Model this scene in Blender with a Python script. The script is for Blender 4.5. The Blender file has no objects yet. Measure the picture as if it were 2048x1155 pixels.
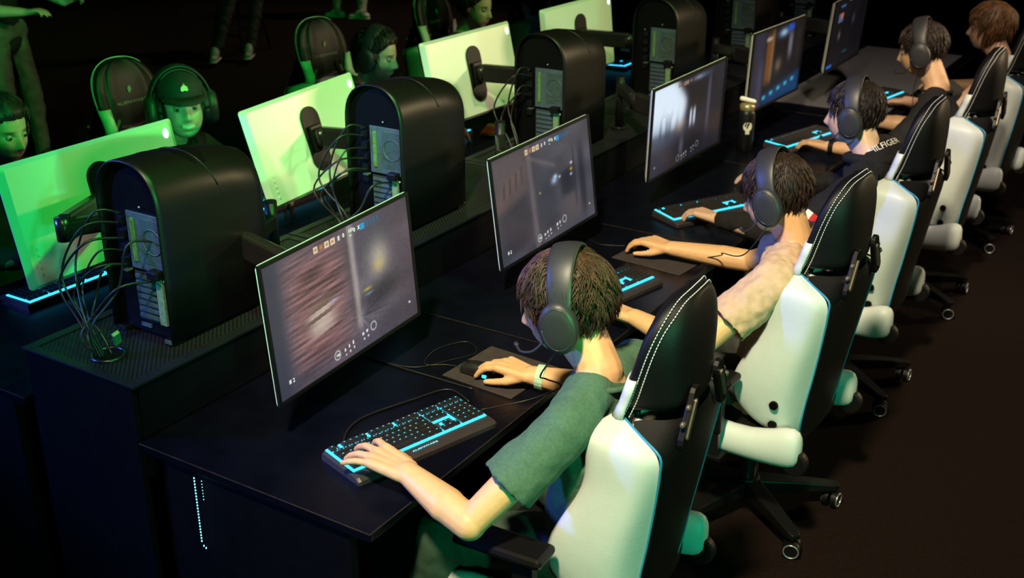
import bpy, math, random
import numpy as np
from mathutils import Vector, Matrix, noise as mnoise
random.seed(7); np.random.seed(7)
S = bpy.context.scene
COL = S.collection
# ------------------------------------------------------------------ camera
cam_d = bpy.data.cameras.new('camera'); cam = bpy.data.objects.new('camera', cam_d); COL.objects.link(cam)
cam_d.sensor_width = 36.0; cam_d.lens = 36.0 * 2288.8 / 2048.0
YAW, PITCH = 0.55944, 0.39922
cam.location = (1.5, -1.757, 2.34); cam.rotation_euler = (math.pi / 2 - PITCH, 0, YAW)
cam_d.dof.use_dof = True; cam_d.dof.focus_distance = 3.1; cam_d.dof.aperture_fstop = 4.5
S.camera = cam
# ------------------------------------------------------------------ world, lights, exposure
w = bpy.data.worlds.new('dark_hall'); S.world = w; w.use_nodes = True
w.node_tree.nodes['Background'].inputs[0].default_value = (0.10, 0.11, 0.16, 1)
w.node_tree.nodes['Background'].inputs[1].default_value = 0.002
S.view_settings.view_transform = 'Standard'; S.view_settings.look = 'None'
S.view_settings.gamma = 1.0; S.view_settings.use_curve_mapping = False
S.view_settings.exposure = 0.0
def spot(name, loc, target, color, power, angle, blend=0.5, size=0.15):
    l = bpy.data.lights.new(name, 'SPOT'); o = bpy.data.objects.new(name, l); COL.objects.link(o)
    l.color = color; l.energy = power; l.spot_size = math.radians(angle); l.spot_blend = blend; l.shadow_soft_size = size
    o.location = loc
    o.rotation_euler = (Vector(target) - Vector(loc)).to_track_quat('-Z', 'Y').to_euler()
    return o
spot('stage_lamp_warm', (1.0, -2.6, 6.0), (0.30, 1.75, 0.8), (1.0, 0.84, 0.55), 2900, 40, 0.7, 0.25)
spot('stage_lamp_rim', (5.4, 9.0, 2.9), (-1.3, 1.6, 1.1), (1.0, 0.76, 0.42), 850, 34, 0.6, 0.3)
spot('stage_lamp_green_a', (2.3, 0.4, 5.6), (-1.9, 1.0, 1.0), (0.01, 1.0, 0.08), 950, 30, 0.6, 0.15)
spot('stage_lamp_green_b', (2.3, 2.4, 5.6), (-1.9, 3.1, 1.0), (0.03, 1.0, 0.08), 480, 30, 0.6, 0.15)
spot('stage_lamp_green_low', (5.2, -3.0, 1.9), (-0.2, 0.9, 1.0), (0.02, 1.0, 0.50), 560, 34, 0.8, 0.2)
spot('added_face_spot_green', (5.2, -2.6, 2.7), (-2.3, 1.6, 1.15), (0.06, 1.0, 0.16), 1400, 13, 0.8, 0.1)  # added narrow spot, only brightens the face under the cap
spot('added_face_spot_warm', (4.6, 5.6, 3.9), (-2.3, 2.75, 1.2), (1.0, 0.74, 0.45), 620, 28, 0.7, 0.1)  # added spot to warm the far-row faces, no known lamp
spot('added_end_fill_warm', (1.8, 1.6, 6.0), (0.45, 4.9, 0.8), (1.0, 0.80, 0.66), 650, 34, 0.7, 0.2)  # extra warm fill added for the chairs at the far end
spot('stage_lamp_blue', (-5.0, -2.6, 3.2), (0.2, 1.2, 0.9), (0.10, 0.20, 1.0), 1600, 30, 0.5, 0.2)
spot('added_aisle_fill_warm', (-4.5, 11.0, 5.5), (-7.2, 7.6, 0.0), (1.0, 0.75, 0.5), 480, 60, 0.8, 0.3)  # added dim fill so the floor behind the far row shows
spot('added_aisle_fill_green', (-2.0, -1.0, 4.5), (-6.4, 5.0, 0.4), (0.02, 1.0, 0.12), 300, 36, 0.8, 0.2)  # added green fill aimed at the bystanders' legs and shoes

# ------------------------------------------------------------------ materials
MATS = {}
def mat(name, col, rough=0.5, metal=0.0, spec=0.5, var=0.0, vscale=20.0, bump=0.0, bscale=60.0, emit=None, estr=0.0, coat=0.0, attr=None, sheen=0.0):
    if name in MATS: return MATS[name]
    m = bpy.data.materials.new(name); m.use_nodes = True; nt = m.node_tree; b = nt.nodes['Principled BSDF']
    b.inputs['Base Color'].default_value = (*col, 1); b.inputs['Roughness'].default_value = rough
    b.inputs['Metallic'].default_value = metal; b.inputs['Specular IOR Level'].default_value = spec
    b.inputs['Coat Weight'].default_value = coat; b.inputs['Sheen Weight'].default_value = sheen
    tc = nt.nodes.new('ShaderNodeTexCoord')
    src = None
    if attr:
        a = nt.nodes.new('ShaderNodeAttribute'); a.attribute_name = attr; src = a.outputs['Color']
        nt.links.new(src, b.inputs['Base Color'])
    if var > 0:
        n = nt.nodes.new('ShaderNodeTexNoise'); n.inputs['Scale'].default_value = vscale; n.inputs['Detail'].default_value = 5
        nt.links.new(tc.outputs['Object'], n.inputs['Vector'])
        mp = nt.nodes.new('ShaderNodeMapRange'); mp.inputs[1].default_value = 0.3; mp.inputs[2].default_value = 0.7
        mp.inputs[3].default_value = 1 - var; mp.inputs[4].default_value = 1 + var
        nt.links.new(n.outputs['Fac'], mp.inputs[0])
        mx = nt.nodes.new('ShaderNodeVectorMath'); mx.operation = 'SCALE'
        if src: nt.links.new(src, mx.inputs[0])
        else: mx.inputs[0].default_value = col
        nt.links.new(mp.outputs[0], mx.inputs['Scale']); nt.links.new(mx.outputs[0], b.inputs['Base Color'])
    if bump > 0:
        n2 = nt.nodes.new('ShaderNodeTexNoise'); n2.inputs['Scale'].default_value = bscale; n2.inputs['Detail'].default_value = 4
        nt.links.new(tc.outputs['Object'], n2.inputs['Vector'])
        bp = nt.nodes.new('ShaderNodeBump'); bp.inputs['Strength'].default_value = bump; bp.inputs['Distance'].default_value = 0.01
        nt.links.new(n2.outputs['Fac'], bp.inputs['Height']); nt.links.new(bp.outputs[0], b.inputs['Normal'])
    if emit:
        b.inputs['Emission Color'].default_value = (*emit, 1); b.inputs['Emission Strength'].default_value = estr
        if attr: nt.links.new(src, b.inputs['Emission Color'])
    MATS[name] = m
    return m
M_white = mat('white_leather', (0.58, 0.64, 0.62), 0.45, var=0.03, bump=0.05, bscale=180)
M_black = mat('black_leather', (0.0032, 0.0032, 0.0036), 0.52, spec=0.32, bump=0.06, bscale=220, var=0.1)
M_blackplastic = mat('black_plastic', (0.004, 0.004, 0.0045), 0.40, spec=0.3, var=0.1)
M_darkgloss = mat('dark_gloss_plastic', (0.014, 0.013, 0.013), 0.25, var=0.1)
M_stitch = mat('white_thread', (0.75, 0.75, 0.72), 0.7, var=0.05)
M_piping = mat('piping_lit_blue', (0.02, 0.25, 0.42), 0.4, var=0.05)  # blue cast of the light is put into the piping colour
M_metal = mat('dark_metal', (0.06, 0.06, 0.065), 0.3, metal=0.9, var=0.1)
M_chrome = mat('ring_metal', (0.55, 0.55, 0.58), 0.3, metal=0.8, var=0.05)
M_slot = mat('bronze_slot', (0.16, 0.13, 0.10), 0.35, metal=0.5, var=0.1)
M_desk = mat('desk_top_black', (0.0022, 0.0028, 0.0065), 0.30, spec=0.2, var=0.3, vscale=9, bump=0.04, bscale=250)
M_deskside = mat('desk_side_black', (0.0025, 0.0025, 0.004), 0.6, spec=0.08, var=0.2)
M_edge = mat('desk_edge_worn', (0.03, 0.024, 0.019), 0.5, spec=0.2, var=0.4, vscale=30)
M_shell = mat('tower_shell_dark', (0.0045, 0.0036, 0.0032), 0.40, spec=0.35, var=0.06)
M_tower = mat('tower_black', (0.002, 0.002, 0.0025), 0.45, spec=0.15, var=0.1)
M_steel = mat('galvanised_steel', (0.06, 0.10, 0.12), 0.45, metal=0.1, spec=0.3, var=0.15, vscale=60)
M_steel2 = mat('steel_bracket', (0.08, 0.12, 0.10), 0.45, metal=0.3, var=0.2, vscale=60)
M_monback = mat('monitor_back_white', (0.74, 0.78, 0.72), 0.32, spec=0.9, var=0.015)
M_moned = mat('monitor_edge_white', (0.75, 0.75, 0.70), 0.4, var=0.03)
M_bezel = mat('monitor_bezel', (0.004, 0.004, 0.0045), 0.45, spec=0.25, var=0.1)
M_logo = mat('logo_light', (0.8, 0.9, 1.0), 0.4, emit=(0.75, 0.85, 1.0), estr=1.6, var=0.02)
M_cyan = mat('cyan_backlight', (0.02, 0.25, 0.35), 0.5, emit=(0.03, 0.50, 0.80), estr=2.2, var=0.02)
M_cyanhot = mat('cyan_led', (0.1, 0.5, 0.6), 0.5, emit=(0.25, 0.80, 1.0), estr=1.5, var=0.02)
M_key = mat('keycap_black', (0.018, 0.016, 0.015), 0.4, var=0.15)
M_kbd = mat('keyboard_body', (0.035, 0.030, 0.030), 0.42, var=0.1)
M_pad = mat('mousepad_cloth', (0.035, 0.028, 0.026), 0.85, var=0.2, bump=0.1, bscale=500)
M_cable = mat('cable_rubber', (0.010, 0.010, 0.008), 0.42, var=0.1)
M_headset = mat('headset_grey', (0.028, 0.028, 0.032), 0.45, var=0.05)
M_cushion = mat('headset_cushion', (0.012, 0.012, 0.014), 0.55, var=0.1)
M_eye = mat('eye_white', (0.34, 0.31, 0.29), 0.2, var=0.02)
M_iris = mat('eye_iris', (0.02, 0.015, 0.012), 0.15, var=0.05)
M_skin = mat('skin', (0.6, 0.4, 0.3), 0.48, attr='tone', var=0.05, vscale=45, bump=0.03, bscale=300)
M_wrist = mat('paper_wristband', (0.45, 0.75, 0.5), 0.6, var=0.1, vscale=150)

# ------------------------------------------------------------------ mesh helpers
class MB:
    def __init__(s): s.v = []; s.f = []
    def add(s, vs, fs):
        o = len(s.v); s.v += [tuple(map(float, p)) for p in vs]; s.f += [tuple(i + o for i in f) for f in fs]; return s
    def box(s, c, d, rot=None):
        x, y, z = d[0] / 2, d[1] / 2, d[2] / 2
        vs = [Vector((i * x, j * y, k * z)) for i in (-1, 1) for j in (-1, 1) for k in (-1, 1)]
        if rot is not None: vs = [rot @ p for p in vs]
        c = Vector(c)
        return s.add([p + c for p in vs], [(0, 1, 3, 2), (4, 6, 7, 5), (0, 4, 5, 1), (2, 3, 7, 6), (0, 2, 6, 4), (1, 5, 7, 3)])
    def rings(s, rs, closed=True, caps=True):
        n = len(rs[0]); o = len(s.v)
        for r in rs: s.v += [tuple(map(float, p)) for p in r]
        for i in range(len(rs) - 1):
            for j in range(n if closed else n - 1):
                a = o + i * n + j; b = o + i * n + (j + 1) % n
                s.f.append((a, b, b + n, a + n))
        if caps and closed:
            s.f.append(tuple(o + j for j in reversed(range(n)))); s.f.append(tuple(o + (len(rs) - 1) * n + j for j in range(n)))
        return s
    def tube(s, pts, r, n=8, flat=None):
        pts = [Vector(p) for p in pts]; rs = []
        t0 = (pts[1] - pts[0]).normalized()
        up = Vector((0, 0, 1)) if abs(t0.z) < 0.9 else Vector((1, 0, 0))
        a = t0.cross(up).normalized()
        for i, p in enumerate(pts):
            t = (pts[min(i + 1, len(pts) - 1)] - pts[max(i - 1, 0)]).normalized()
            a = (a - t * a.dot(t)).normalized(); b = t.cross(a)
            rr = r[i] if isinstance(r, (list, tuple)) else r
            rs.append([p + a * (math.cos(k * 2 * math.pi / n) * rr) + b * (math.sin(k * 2 * math.pi / n) * rr) for k in range(n)])
        return s.rings(rs)
    def cyl(s, p0, p1, r0, r1=None, n=20): return s.tube([p0, p1], [r0, r0 if r1 is None else r1], n)
    def capsule(s, p0, p1, r0, r1=None, n=14, axis=None, k=1.0):
        p0 = Vector(p0); p1 = Vector(p1); r1 = r0 if r1 is None else r1
        d = p1 - p0; L = d.length
        if L < 1e-6: d = Vector((0, 0, 1)); p1 = p0 + d * 1e-4; L = 1e-4
        t = d.normalized(); up = Vector((0, 0, 1)) if abs(t.z) < 0.9 else Vector((1, 0, 0))
        a = t.cross(up).normalized(); b = t.cross(a)
        prof = [(-math.cos(q * math.pi / 10) * r0, math.sin(q * math.pi / 10) * r0) for q in range(1, 6)]
        prof += [(L + math.sin(q * math.pi / 10) * r1, math.cos(q * math.pi / 10) * r1) for q in range(0, 5)]
        rs = []
        for h, rr in prof:
            ring = []
            for j in range(n):
                an = j * 2 * math.pi / n
                off = a * (math.cos(an) * rr) + b * (math.sin(an) * rr)
                if axis is not None: off += axis * (off.dot(axis) * (k - 1))
                ring.append(p0 + t * h + off)
            rs.append(ring)
        return s.rings(rs)
    def ellipsoid(s, c, r, rot=None, nu=16, nv=10):
        c = Vector(c); rs = []
        for i in range(nv + 1):
            th = math.pi * min(max(i / nv, 0.004), 0.996); ring = []
            for j in range(nu):
                ph = 2 * math.pi * j / nu
                p = Vector((r[0] * math.sin(th) * math.cos(ph), r[1] * math.sin(th) * math.sin(ph), -r[2] * math.cos(th)))
                ring.append(c + (rot @ p if rot is not None else p))
            rs.append(ring)
        return s.rings(rs)
    def torus(s, c, R, r, axis='z', n=28, m=8, rot=None, ell=(1, 1)):
        vs = []; fs = []
        for i in range(n):
            a = 2 * math.pi * i / n
            for j in range(m):
                b = 2 * math.pi * j / m
                p = Vector(((R + r * math.cos(b)) * math.cos(a) * ell[0], (R + r * math.cos(b)) * math.sin(a) * ell[1], r * math.sin(b)))
                if axis == 'x': p = Vector((p.z, p.x, p.y))
                if axis == 'y': p = Vector((p.x, p.z, p.y))
                if rot is not None: p = rot @ p
                vs.append(Vector(c) + p)
                fs.append((i * m + j, ((i + 1) % n) * m + j, ((i + 1) % n) * m + (j + 1) % m, i * m + (j + 1) % m))
        return s.add(vs, fs)
    def prism(s, poly, z0, z1, fn=None):
        n = len(poly); vs = [(x, y, z0) for x, y in poly] + [(x, y, z1) for x, y in poly]
        if fn: vs = [fn(*p) for p in vs]
        return s.add(vs, [tuple(reversed(range(n))), tuple(range(n, 2 * n))] + [(i, (i + 1) % n, n + (i + 1) % n, n + i) for i in range(n)])
    def mesh(s, name):
        m = bpy.data.meshes.new(name); m.from_pydata(s.v, [], s.f); m.update(); return m
def place(name, mesh, material, parent=None, smooth=False, bevel=0.0, sub=0, solid=0.0):
    mesh.materials.clear(); mesh.materials.append(material)
    if smooth: mesh.shade_smooth()
    o = bpy.data.objects.new(name, mesh); COL.objects.link(o)
    if parent is not None: o.parent = parent
    if solid: md = o.modifiers.new('solid', 'SOLIDIFY'); md.thickness = solid
    if bevel: md = o.modifiers.new('bevel', 'BEVEL'); md.width = bevel; md.segments = 2; md.limit_method = 'ANGLE'
    if sub: md = o.modifiers.new('sub', 'SUBSURF'); md.levels = sub; md.render_levels = sub
    return o
def obj(name, mb, material, parent=None, smooth=False, bevel=0.0, sub=0, solid=0.0):
    return place(name, mb.mesh(name), material, parent, smooth, bevel, sub, solid)
def tag(o, label=None, cat=None, group=None, kind=None):
    if label: o['label'] = label
    if cat: o['category'] = cat
    if group: o['group'] = group
    if kind: o['kind'] = kind
    return o
def thing(name, label, cat, loc=(0, 0, 0), rotz=0.0, group=None):
    o = bpy.data.objects.new(name, None); COL.objects.link(o); o.empty_display_size = 0.1
    o.location = loc; o.rotation_euler = (0, 0, rotz); return tag(o, label, cat, group)
def copy_tree(o, parent=None):
    c = o.copy(); COL.objects.link(c)
    if parent is not None: c.parent = parent
    for ch in list(o.children): copy_tree(ch, c)
    return c
def dup(root, loc, rotz, label):
    c = copy_tree(root); c.location = loc; c.rotation_euler = (0, 0, rotz); c['label'] = label; return c
def smooth_path(pts, n=8):
    pts = [Vector(p) for p in pts]; out = []
    P = [pts[0]] + pts + [pts[-1]]
    for i in range(1, len(P) - 2):
        for k in range(n):
            t = k / n; a, b, c, d = P[i - 1], P[i], P[i + 1], P[i + 2]
            out.append(0.5 * ((2 * b) + (c - a) * t + (2 * a - 5 * b + 4 * c - d) * t * t + (3 * b - a - 3 * c + d) * t ** 3))
    out.append(pts[-1]); return out
WS = bpy.data.scenes.new('work')
def baked(o):
    WS.collection.objects.link(o); WS.view_layers[0].update(); dg = WS.view_layers[0].depsgraph
    return bpy.data.meshes.new_from_object(o.evaluated_get(dg))
def remesh(mb, voxel, smooth=6, fac=0.5):
    me = mb.mesh('tmp'); o = bpy.data.objects.new('tmp', me)
    r = o.modifiers.new('r', 'REMESH'); r.mode = 'VOXEL'; r.voxel_size = voxel
    if smooth: sm = o.modifiers.new('s', 'SMOOTH'); sm.factor = fac; sm.iterations = smooth
    out = baked(o)
    bpy.data.objects.remove(o); bpy.data.meshes.remove(me)
    return out
def text_mesh(txt, size, align='CENTER', extrude=0.0):
    c = bpy.data.curves.new('t', 'FONT'); c.body = txt; c.size = size; c.align_x = align; c.align_y = 'CENTER'; c.extrude = extrude
    c.resolution_u = 2
    o = bpy.data.objects.new('t', c); m = baked(o)
    bpy.data.objects.remove(o); bpy.data.curves.remove(c); return m
def V(*a): return Vector(a)

# ------------------------------------------------------------------ the hall
m_floor = mat('carpet', (0.0062, 0.0022, 0.0012), 0.95, spec=0.15, var=0.5, vscale=70, bump=0.5, bscale=260)
fl = MB(); fl.add([(-16, -6, 0), (9, -6, 0), (9, 20, 0), (-16, 20, 0)], [(0, 1, 2, 3)])
tag(obj('floor', fl, m_floor), 'dark brown carpet floor of the hall', kind='structure')
m_wall = mat('hall_wall', (0.012, 0.012, 0.014), 0.9, var=0.2)
tag(obj('wall_back', MB().box((-3.5, 20.05, 2.5), (25, 0.1, 5)), m_wall), 'black back wall of the hall', kind='structure')
tag(obj('wall_left', MB().box((-16.05, 7, 2.5), (0.1, 26, 5)), m_wall), 'black left wall of the hall', kind='structure')
# ------------------------------------------------------------------ desks
PITCHY = 1.125
ORD = ['first', 'second', 'third', 'fourth', 'fifth', 'sixth']
DZ = 0.74
def desk(k, side):
    y0 = k * PITCHY; y1 = y0 + PITCHY - 0.006; yc = (y0 + y1) / 2
    # side 0: near row (front edge x=0), 1: far row (front edge x=-2.09)
    x0, x1 = (-0.80, 0.0) if side == 0 else (-2.09, -1.29)
    lab = '%s black gaming desk from the near end, %s' % (ORD[k], 'in the row with screens facing the camera' if side == 0 else 'in the row with white monitor backs')
    t = thing('gaming_desk', lab, 'desk', ((x0 + x1) / 2, yc, 0), 0, 'gaming desks')
    hx = (x1 - x0) / 2; hy = (y1 - y0) / 2
    top = obj('desk_top', MB().box((0, 0, DZ - 0.0125), (2 * hx, 2 * hy, 0.025)), M_desk, t, bevel=0.003)
    fx = hx if side == 0 else -hx
    obj('edge_strip', MB().box((fx, 0, DZ - 0.0005), (0.0025, 2 * hy, 0.002)), M_edge, t)
    obj('edge_strip', MB().box((0, -hy, DZ - 0.0005), (2 * hx, 0.0025, 0.002)), M_edge, t)
    for sy in (-1, 1):
        obj('leg_panel', MB().box((0, sy * (hy - 0.03), (DZ - 0.025) / 2), (2 * hx - 0.16, 0.03, DZ - 0.025)), M_deskside, t, bevel=0.002)
    obj('back_panel', MB().box((-fx * 0.93, 0, 0.46), (0.02, 2 * hy - 0.1, 0.5)), M_deskside, t, bevel=0.002)
    return t
for k in range(6): desk(k, 0)
for k in range(6): desk(k, 1)
# light strip hanging on the end panel of the first desk
ls = thing('light_strip', 'string of tiny pale blue lights down the end of the nearest desk', 'light strip', (-0.60, 0.008, 0.0))
wire = MB().tube([(0, -0.002, 0.70), (0.0, -0.002, 0.48)], 0.0012, 6); obj('strip_wire', wire, M_cable, ls)
light_dot = MB().ellipsoid((0, 0, 0), (0.0022, 0.0022, 0.0030), nu=8, nv=6).mesh('light_dot')
for i in range(22):
    o = place('light_dot', light_dot, M_cyanhot, ls, True); o.location = (0.0, -0.004, 0.695 - i * 0.0095)
for i, (dx, dz) in enumerate(((0.006, 0.482), (0.014, 0.478))):
    o = place('light_dot', light_dot, M_cyanhot, ls, True); o.location = (dx, -0.004, dz)
for i in range(7):  # smaller second row stands in for the string's reflection in the panel
    o = place('light_dot', light_dot, M_cyanhot, ls, True); o.location = (0.028, -0.004, 0.695 - i * 0.0095); o.scale = (.6, .6, .6)

# ------------------------------------------------------------------ raised tower shelf between the rows
def perforated():
    m = bpy.data.materials.new('perforated_steel'); m.use_nodes = True; nt = m.node_tree; b = nt.nodes['Principled BSDF']
    b.inputs['Roughness'].default_value = 0.5; b.inputs['Specular IOR Level'].default_value = 0.12
    tc = nt.nodes.new('ShaderNodeTexCoord'); v = nt.nodes.new('ShaderNodeTexVoronoi'); v.voronoi_dimensions = '2D'
    v.inputs['Scale'].default_value = 85; v.inputs['Randomness'].default_value = 0.0
    mp = nt.nodes.new('ShaderNodeMapping'); mp.inputs['Rotation'].default_value = (0, 0, math.radians(45))
    nt.links.new(tc.outputs['Object'], mp.inputs[0]); nt.links.new(mp.outputs[0], v.inputs['Vector'])
    r = nt.nodes.new('ShaderNodeValToRGB'); r.color_ramp.elements[0].position = 0.30; r.color_ramp.elements[1].position = 0.36
    r.color_ramp.elements[0].color = (0.002, 0.002, 0.002, 1); r.color_ramp.elements[1].color = (0.014, 0.014, 0.016, 1)
    nt.links.new(v.outputs['Distance'], r.inputs[0]); nt.links.new(r.outputs[0], b.inputs['Base Color'])
    bp = nt.nodes.new('ShaderNodeBump'); bp.inputs['Strength'].default_value = 0.6; bp.inputs['Distance'].default_value = 0.003
    nt.links.new(r.outputs[0], bp.inputs['Height']); nt.links.new(bp.outputs[0], b.inputs['Normal'])
    return m
M_perf = perforated()
M_shelfrim = mat('shelf_rim', (0.008, 0.009, 0.012), 0.45, spec=0.2, var=0.1)
SHZ = 0.90
for k in range(6):
    y0 = k * PITCHY + 0.01
    t = thing('tower_shelf', '%s raised perforated shelf carrying a computer tower, counted from the near end' % ORD[k], 'shelf', (-1.045, y0 + PITCHY / 2, 0), 0, 'perforated tower shelves')
    hy = PITCHY / 2 - 0.004
    obj('shelf_plate', MB().box((0, 0, SHZ - 0.003), (0.40, 2 * hy - 0.06, 0.006)), M_perf, t)
    for sx in (-1, 1): obj('rim', MB().box((sx * 0.217, 0, SHZ - 0.002), (0.035, 2 * hy, 0.010)), M_shelfrim, t, bevel=0.002)
    for sy in (-1, 1): obj('rim', MB().box((0, sy * (hy - 0.015), SHZ - 0.002), (0.40, 0.03, 0.0095)), M_shelfrim, t, bevel=0.002)
    for sy in (-1, 1): obj('end_panel', MB().box((0, sy * (hy - 0.012), SHZ / 2 - 0.005), (0.44, 0.02, SHZ - 0.01)), M_deskside, t)
    for sx in (-1, 1): obj('side_panel', MB().box((sx * 0.222, 0, SHZ / 2 + 0.30), (0.012, 2 * hy - 0.05, 0.29)), M_deskside, t)
    g = MB().torus((0.02, -hy + 0.10, SHZ + 0.003), 0.046, 0.006, n=32); obj('grommet', g, M_metal, t, True)
    obj('grommet_hole', MB().cyl((0.02, -hy + 0.10, SHZ + 0.0005), (0.02, -hy + 0.10, SHZ + 0.0022), 0.044, n=28), M_tower, t)

# ------------------------------------------------------------------ computer towers
def arch_section(hw, zb, zc, z0=0.015, n=18):
    pts = [(-hw, z0), (-hw, zb * 0.5)]
    for i in range(n + 1):
        a = math.pi - math.pi * i / n
        pts.append((hw * math.copysign(abs(math.cos(a)) ** 0.85, math.cos(a)), zb + (zc - zb) * abs(math.sin(a)) ** 0.9))
    pts += [(hw, zb * 0.5), (hw, z0)]
    return pts
def tower(label):
    t = thing('computer_tower', label, 'computer', (0, 0, 0), 0, 'black computer towers')
    # outer shell: open tunnel with thickness
    ys = [0.0, 0.02, 0.15, 0.29, 0.38, 0.415, 0.435]; hw = [.125, .126, .127, .126, .122, .112, .095]
    zc = [.540, .540, .535, .515, .495, .482, .462]; zb = [.40, .40, .40, .39, .37, .36, .34]
    rs = [[(x, y, z) for x, z in arch_section(a, b, c)] for y, a, c, b in zip(ys, hw, zc, zb)]
    sh = MB(); sh.rings(rs, closed=False)
    obj('shell', sh, M_shell, t, True, solid=0.006)
    body = MB(); body.rings([[(x * 0.95, y, z * 0.985) for x, z in arch_section(a, b, c)] for y, a, c, b in zip([.03, .38, .428], [.123, .121, .095], [.532, .488, .455], [.40, .37, .34])])
    obj('tower_body', body, M_tower, t)
    # vents on the crest: fine slats either side of a curved ridge
    def crest(u, y):  # u: arch angle fraction -1..1 from crest
        a = math.pi / 2 - u * math.pi / 2
        h = np.interp(y, ys, hw); b = np.interp(y, ys, zb); c = np.interp(y, ys, zc)
        return Vector((h * math.copysign(abs(math.cos(a)) ** .85, math.cos(a)), y, b + (c - b) * abs(math.sin(a)) ** .9))
    vs = MB()
    for i in range(15):
        u = -0.30 + i * 0.052
        ym = 0.195 + 0.02 * u
        wl = 0.085 * (1 - (u + 0.30) / 0.85); wr = 0.055 * (1 - ((u + .30) / 0.9) ** 2)
        for ya, yb in ((ym - 0.008 - wl, ym - 0.008), (ym + 0.008, ym + 0.008 + wr)):
            p0 = crest(u, ya); p1 = crest(u, yb); q0 = crest(u + .026, ya); q1 = crest(u + .026, yb); n = Vector((u * 1.2, 0, 1)).normalized() * 0.0014
            vs.add([p0 + n, p1 + n, q1 + n, q0 + n, p0 - n, p1 - n, q1 - n, q0 - n], [(0, 1, 2, 3), (4, 7, 6, 5), (0, 4, 5, 1), (1, 5, 6, 2), (2, 6, 7, 3), (3, 7, 4, 0)])
    tag(obj('vent', vs, M_tower, t), 'black slotted vent', kind='stuff')
    rd = MB().tube([crest(u, 0.195 + 0.02 * u + 0.03 * max(0, u) ** 2) + Vector((0, 0, .0005)) for u in np.linspace(-.45, .85, 14)], [0.0035 - 0.0016 * i / 13 for i in range(14)], 6)
    obj('ridge', rd, M_shell, t, True)
    # rear face
    yb = 0.024
    cap = MB(); sec = arch_section(0.118, 0.40, 0.53)
    cap.prism([(x, z) for x, z in sec], 0, 0.008, lambda x, z, d: (x, yb + d, z)); obj('rear_cap', cap, M_tower, t)
    pl = obj('io_plate', MB().box((0.046, yb - 0.004, 0.302), (0.148, 0.006, 0.172)), M_steel, t, bevel=0.001)
    obj('io_strip', MB().box((-0.005, yb - 0.009, 0.305), (0.013, 0.006, 0.13)), mat('green_io_strip', (0.10, 0.22, 0.06), 0.4, var=0.3, vscale=120), t)
    gr = MB()
    for i in range(22): gr.box((0.070, yb - 0.008, 0.242 + i * 0.0062), (0.080, 0.003, 0.0026))
    tag(obj('fan_grille', gr, M_steel2, t), 'slotted fan grille', kind='stuff')
    obj('fan_ring', MB().torus((0.072, yb - 0.010, 0.31), 0.038, 0.0022, axis='y', n=26, m=6), M_steel, t, True)
    slot = MB().box((0, 0, 0), (0.082, 0.007, 0.010)).mesh('slot')
    for i in range(7):
        o = place('slot_cover', slot, M_steel, t); o.location = (0.022, yb - 0.006, 0.192 - i * 0.0205)
    obj('slot_backing', MB().box((0.03, yb - 0.002, 0.13), (0.11, 0.004, 0.15)), mat('slot_backing_dark', (0.03, 0.04, 0.06), 0.5, var=0.2), t)
    obj('bracket', MB().box((0.082, yb - 0.009, 0.130), (0.026, 0.009, 0.145)), mat('bracket_green_grey', (0.16, 0.26, 0.14), 0.45, var=0.3, vscale=90), t)
    obj('power_plug', MB().box((0.082, yb - 0.020, 0.218), (0.040, 0.034, 0.026)), M_blackplastic, t, bevel=0.003)
    pc = MB()
    for i in range(5): pc.box((-0.052, yb - 0.008, 0.355 - i * 0.042), (0.026, 0.012, 0.020 + 0.006 * (i % 2)))
    obj('port_column', pc, M_blackplastic, t)
    pd = MB()
    for i in range(3): pd.cyl((-0.056 + 0.008 * i, yb - 0.018, 0.205), (-0.056 + 0.008 * i, yb, 0.205), 0.004, n=10)
    obj('audio_port', pd, M_steel2, t)
    for x, z, r in ((0.035, 0.408, 0.0035), (-0.062, 0.375, 0.004), (0.10, 0.196, 0.005)):
        obj('screw', MB().ellipsoid((x, yb - 0.008, z), (r, 0.004, r), nu=10, nv=6), M_chrome, t, True)
    obj('rear_badge', MB().box((-0.005, yb - 0.003, 0.036), (0.040, 0.006, 0.010)), M_steel, t)
    for sx in (-1, 1):
        for yy in (0.03, 0.38): obj('foot', MB().box((sx * 0.10, yy, 0.009), (0.036, 0.05, 0.017)), M_blackplastic, t, bevel=0.003)
    obj('foot_trim', MB().box((0.10, 0.004, 0.012), (0.026, 0.004, 0.012)), M_steel, t)
    return t
TLAB = ['nearest black computer tower, its curved top and cabled rear fully in view', 'second black computer tower, behind the left edge of the nearest lit screen',
        'third black computer tower beside the monitor back with a warm sheen', 'fourth black computer tower behind the third lit screen', 'fifth black computer tower, dark behind the fourth lit screen', 'farthest black computer tower behind the fifth lit screen']
TX = -1.028
tw0 = tower(TLAB[0]); tw0.location = (TX, 0.245, SHZ)
TY = [0.245, 1.345, 2.50, 3.66, 4.78, 5.90]
for k in range(1, 6): dup(tw0, (TX, TY[k], SHZ), 0, TLAB[k])

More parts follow.
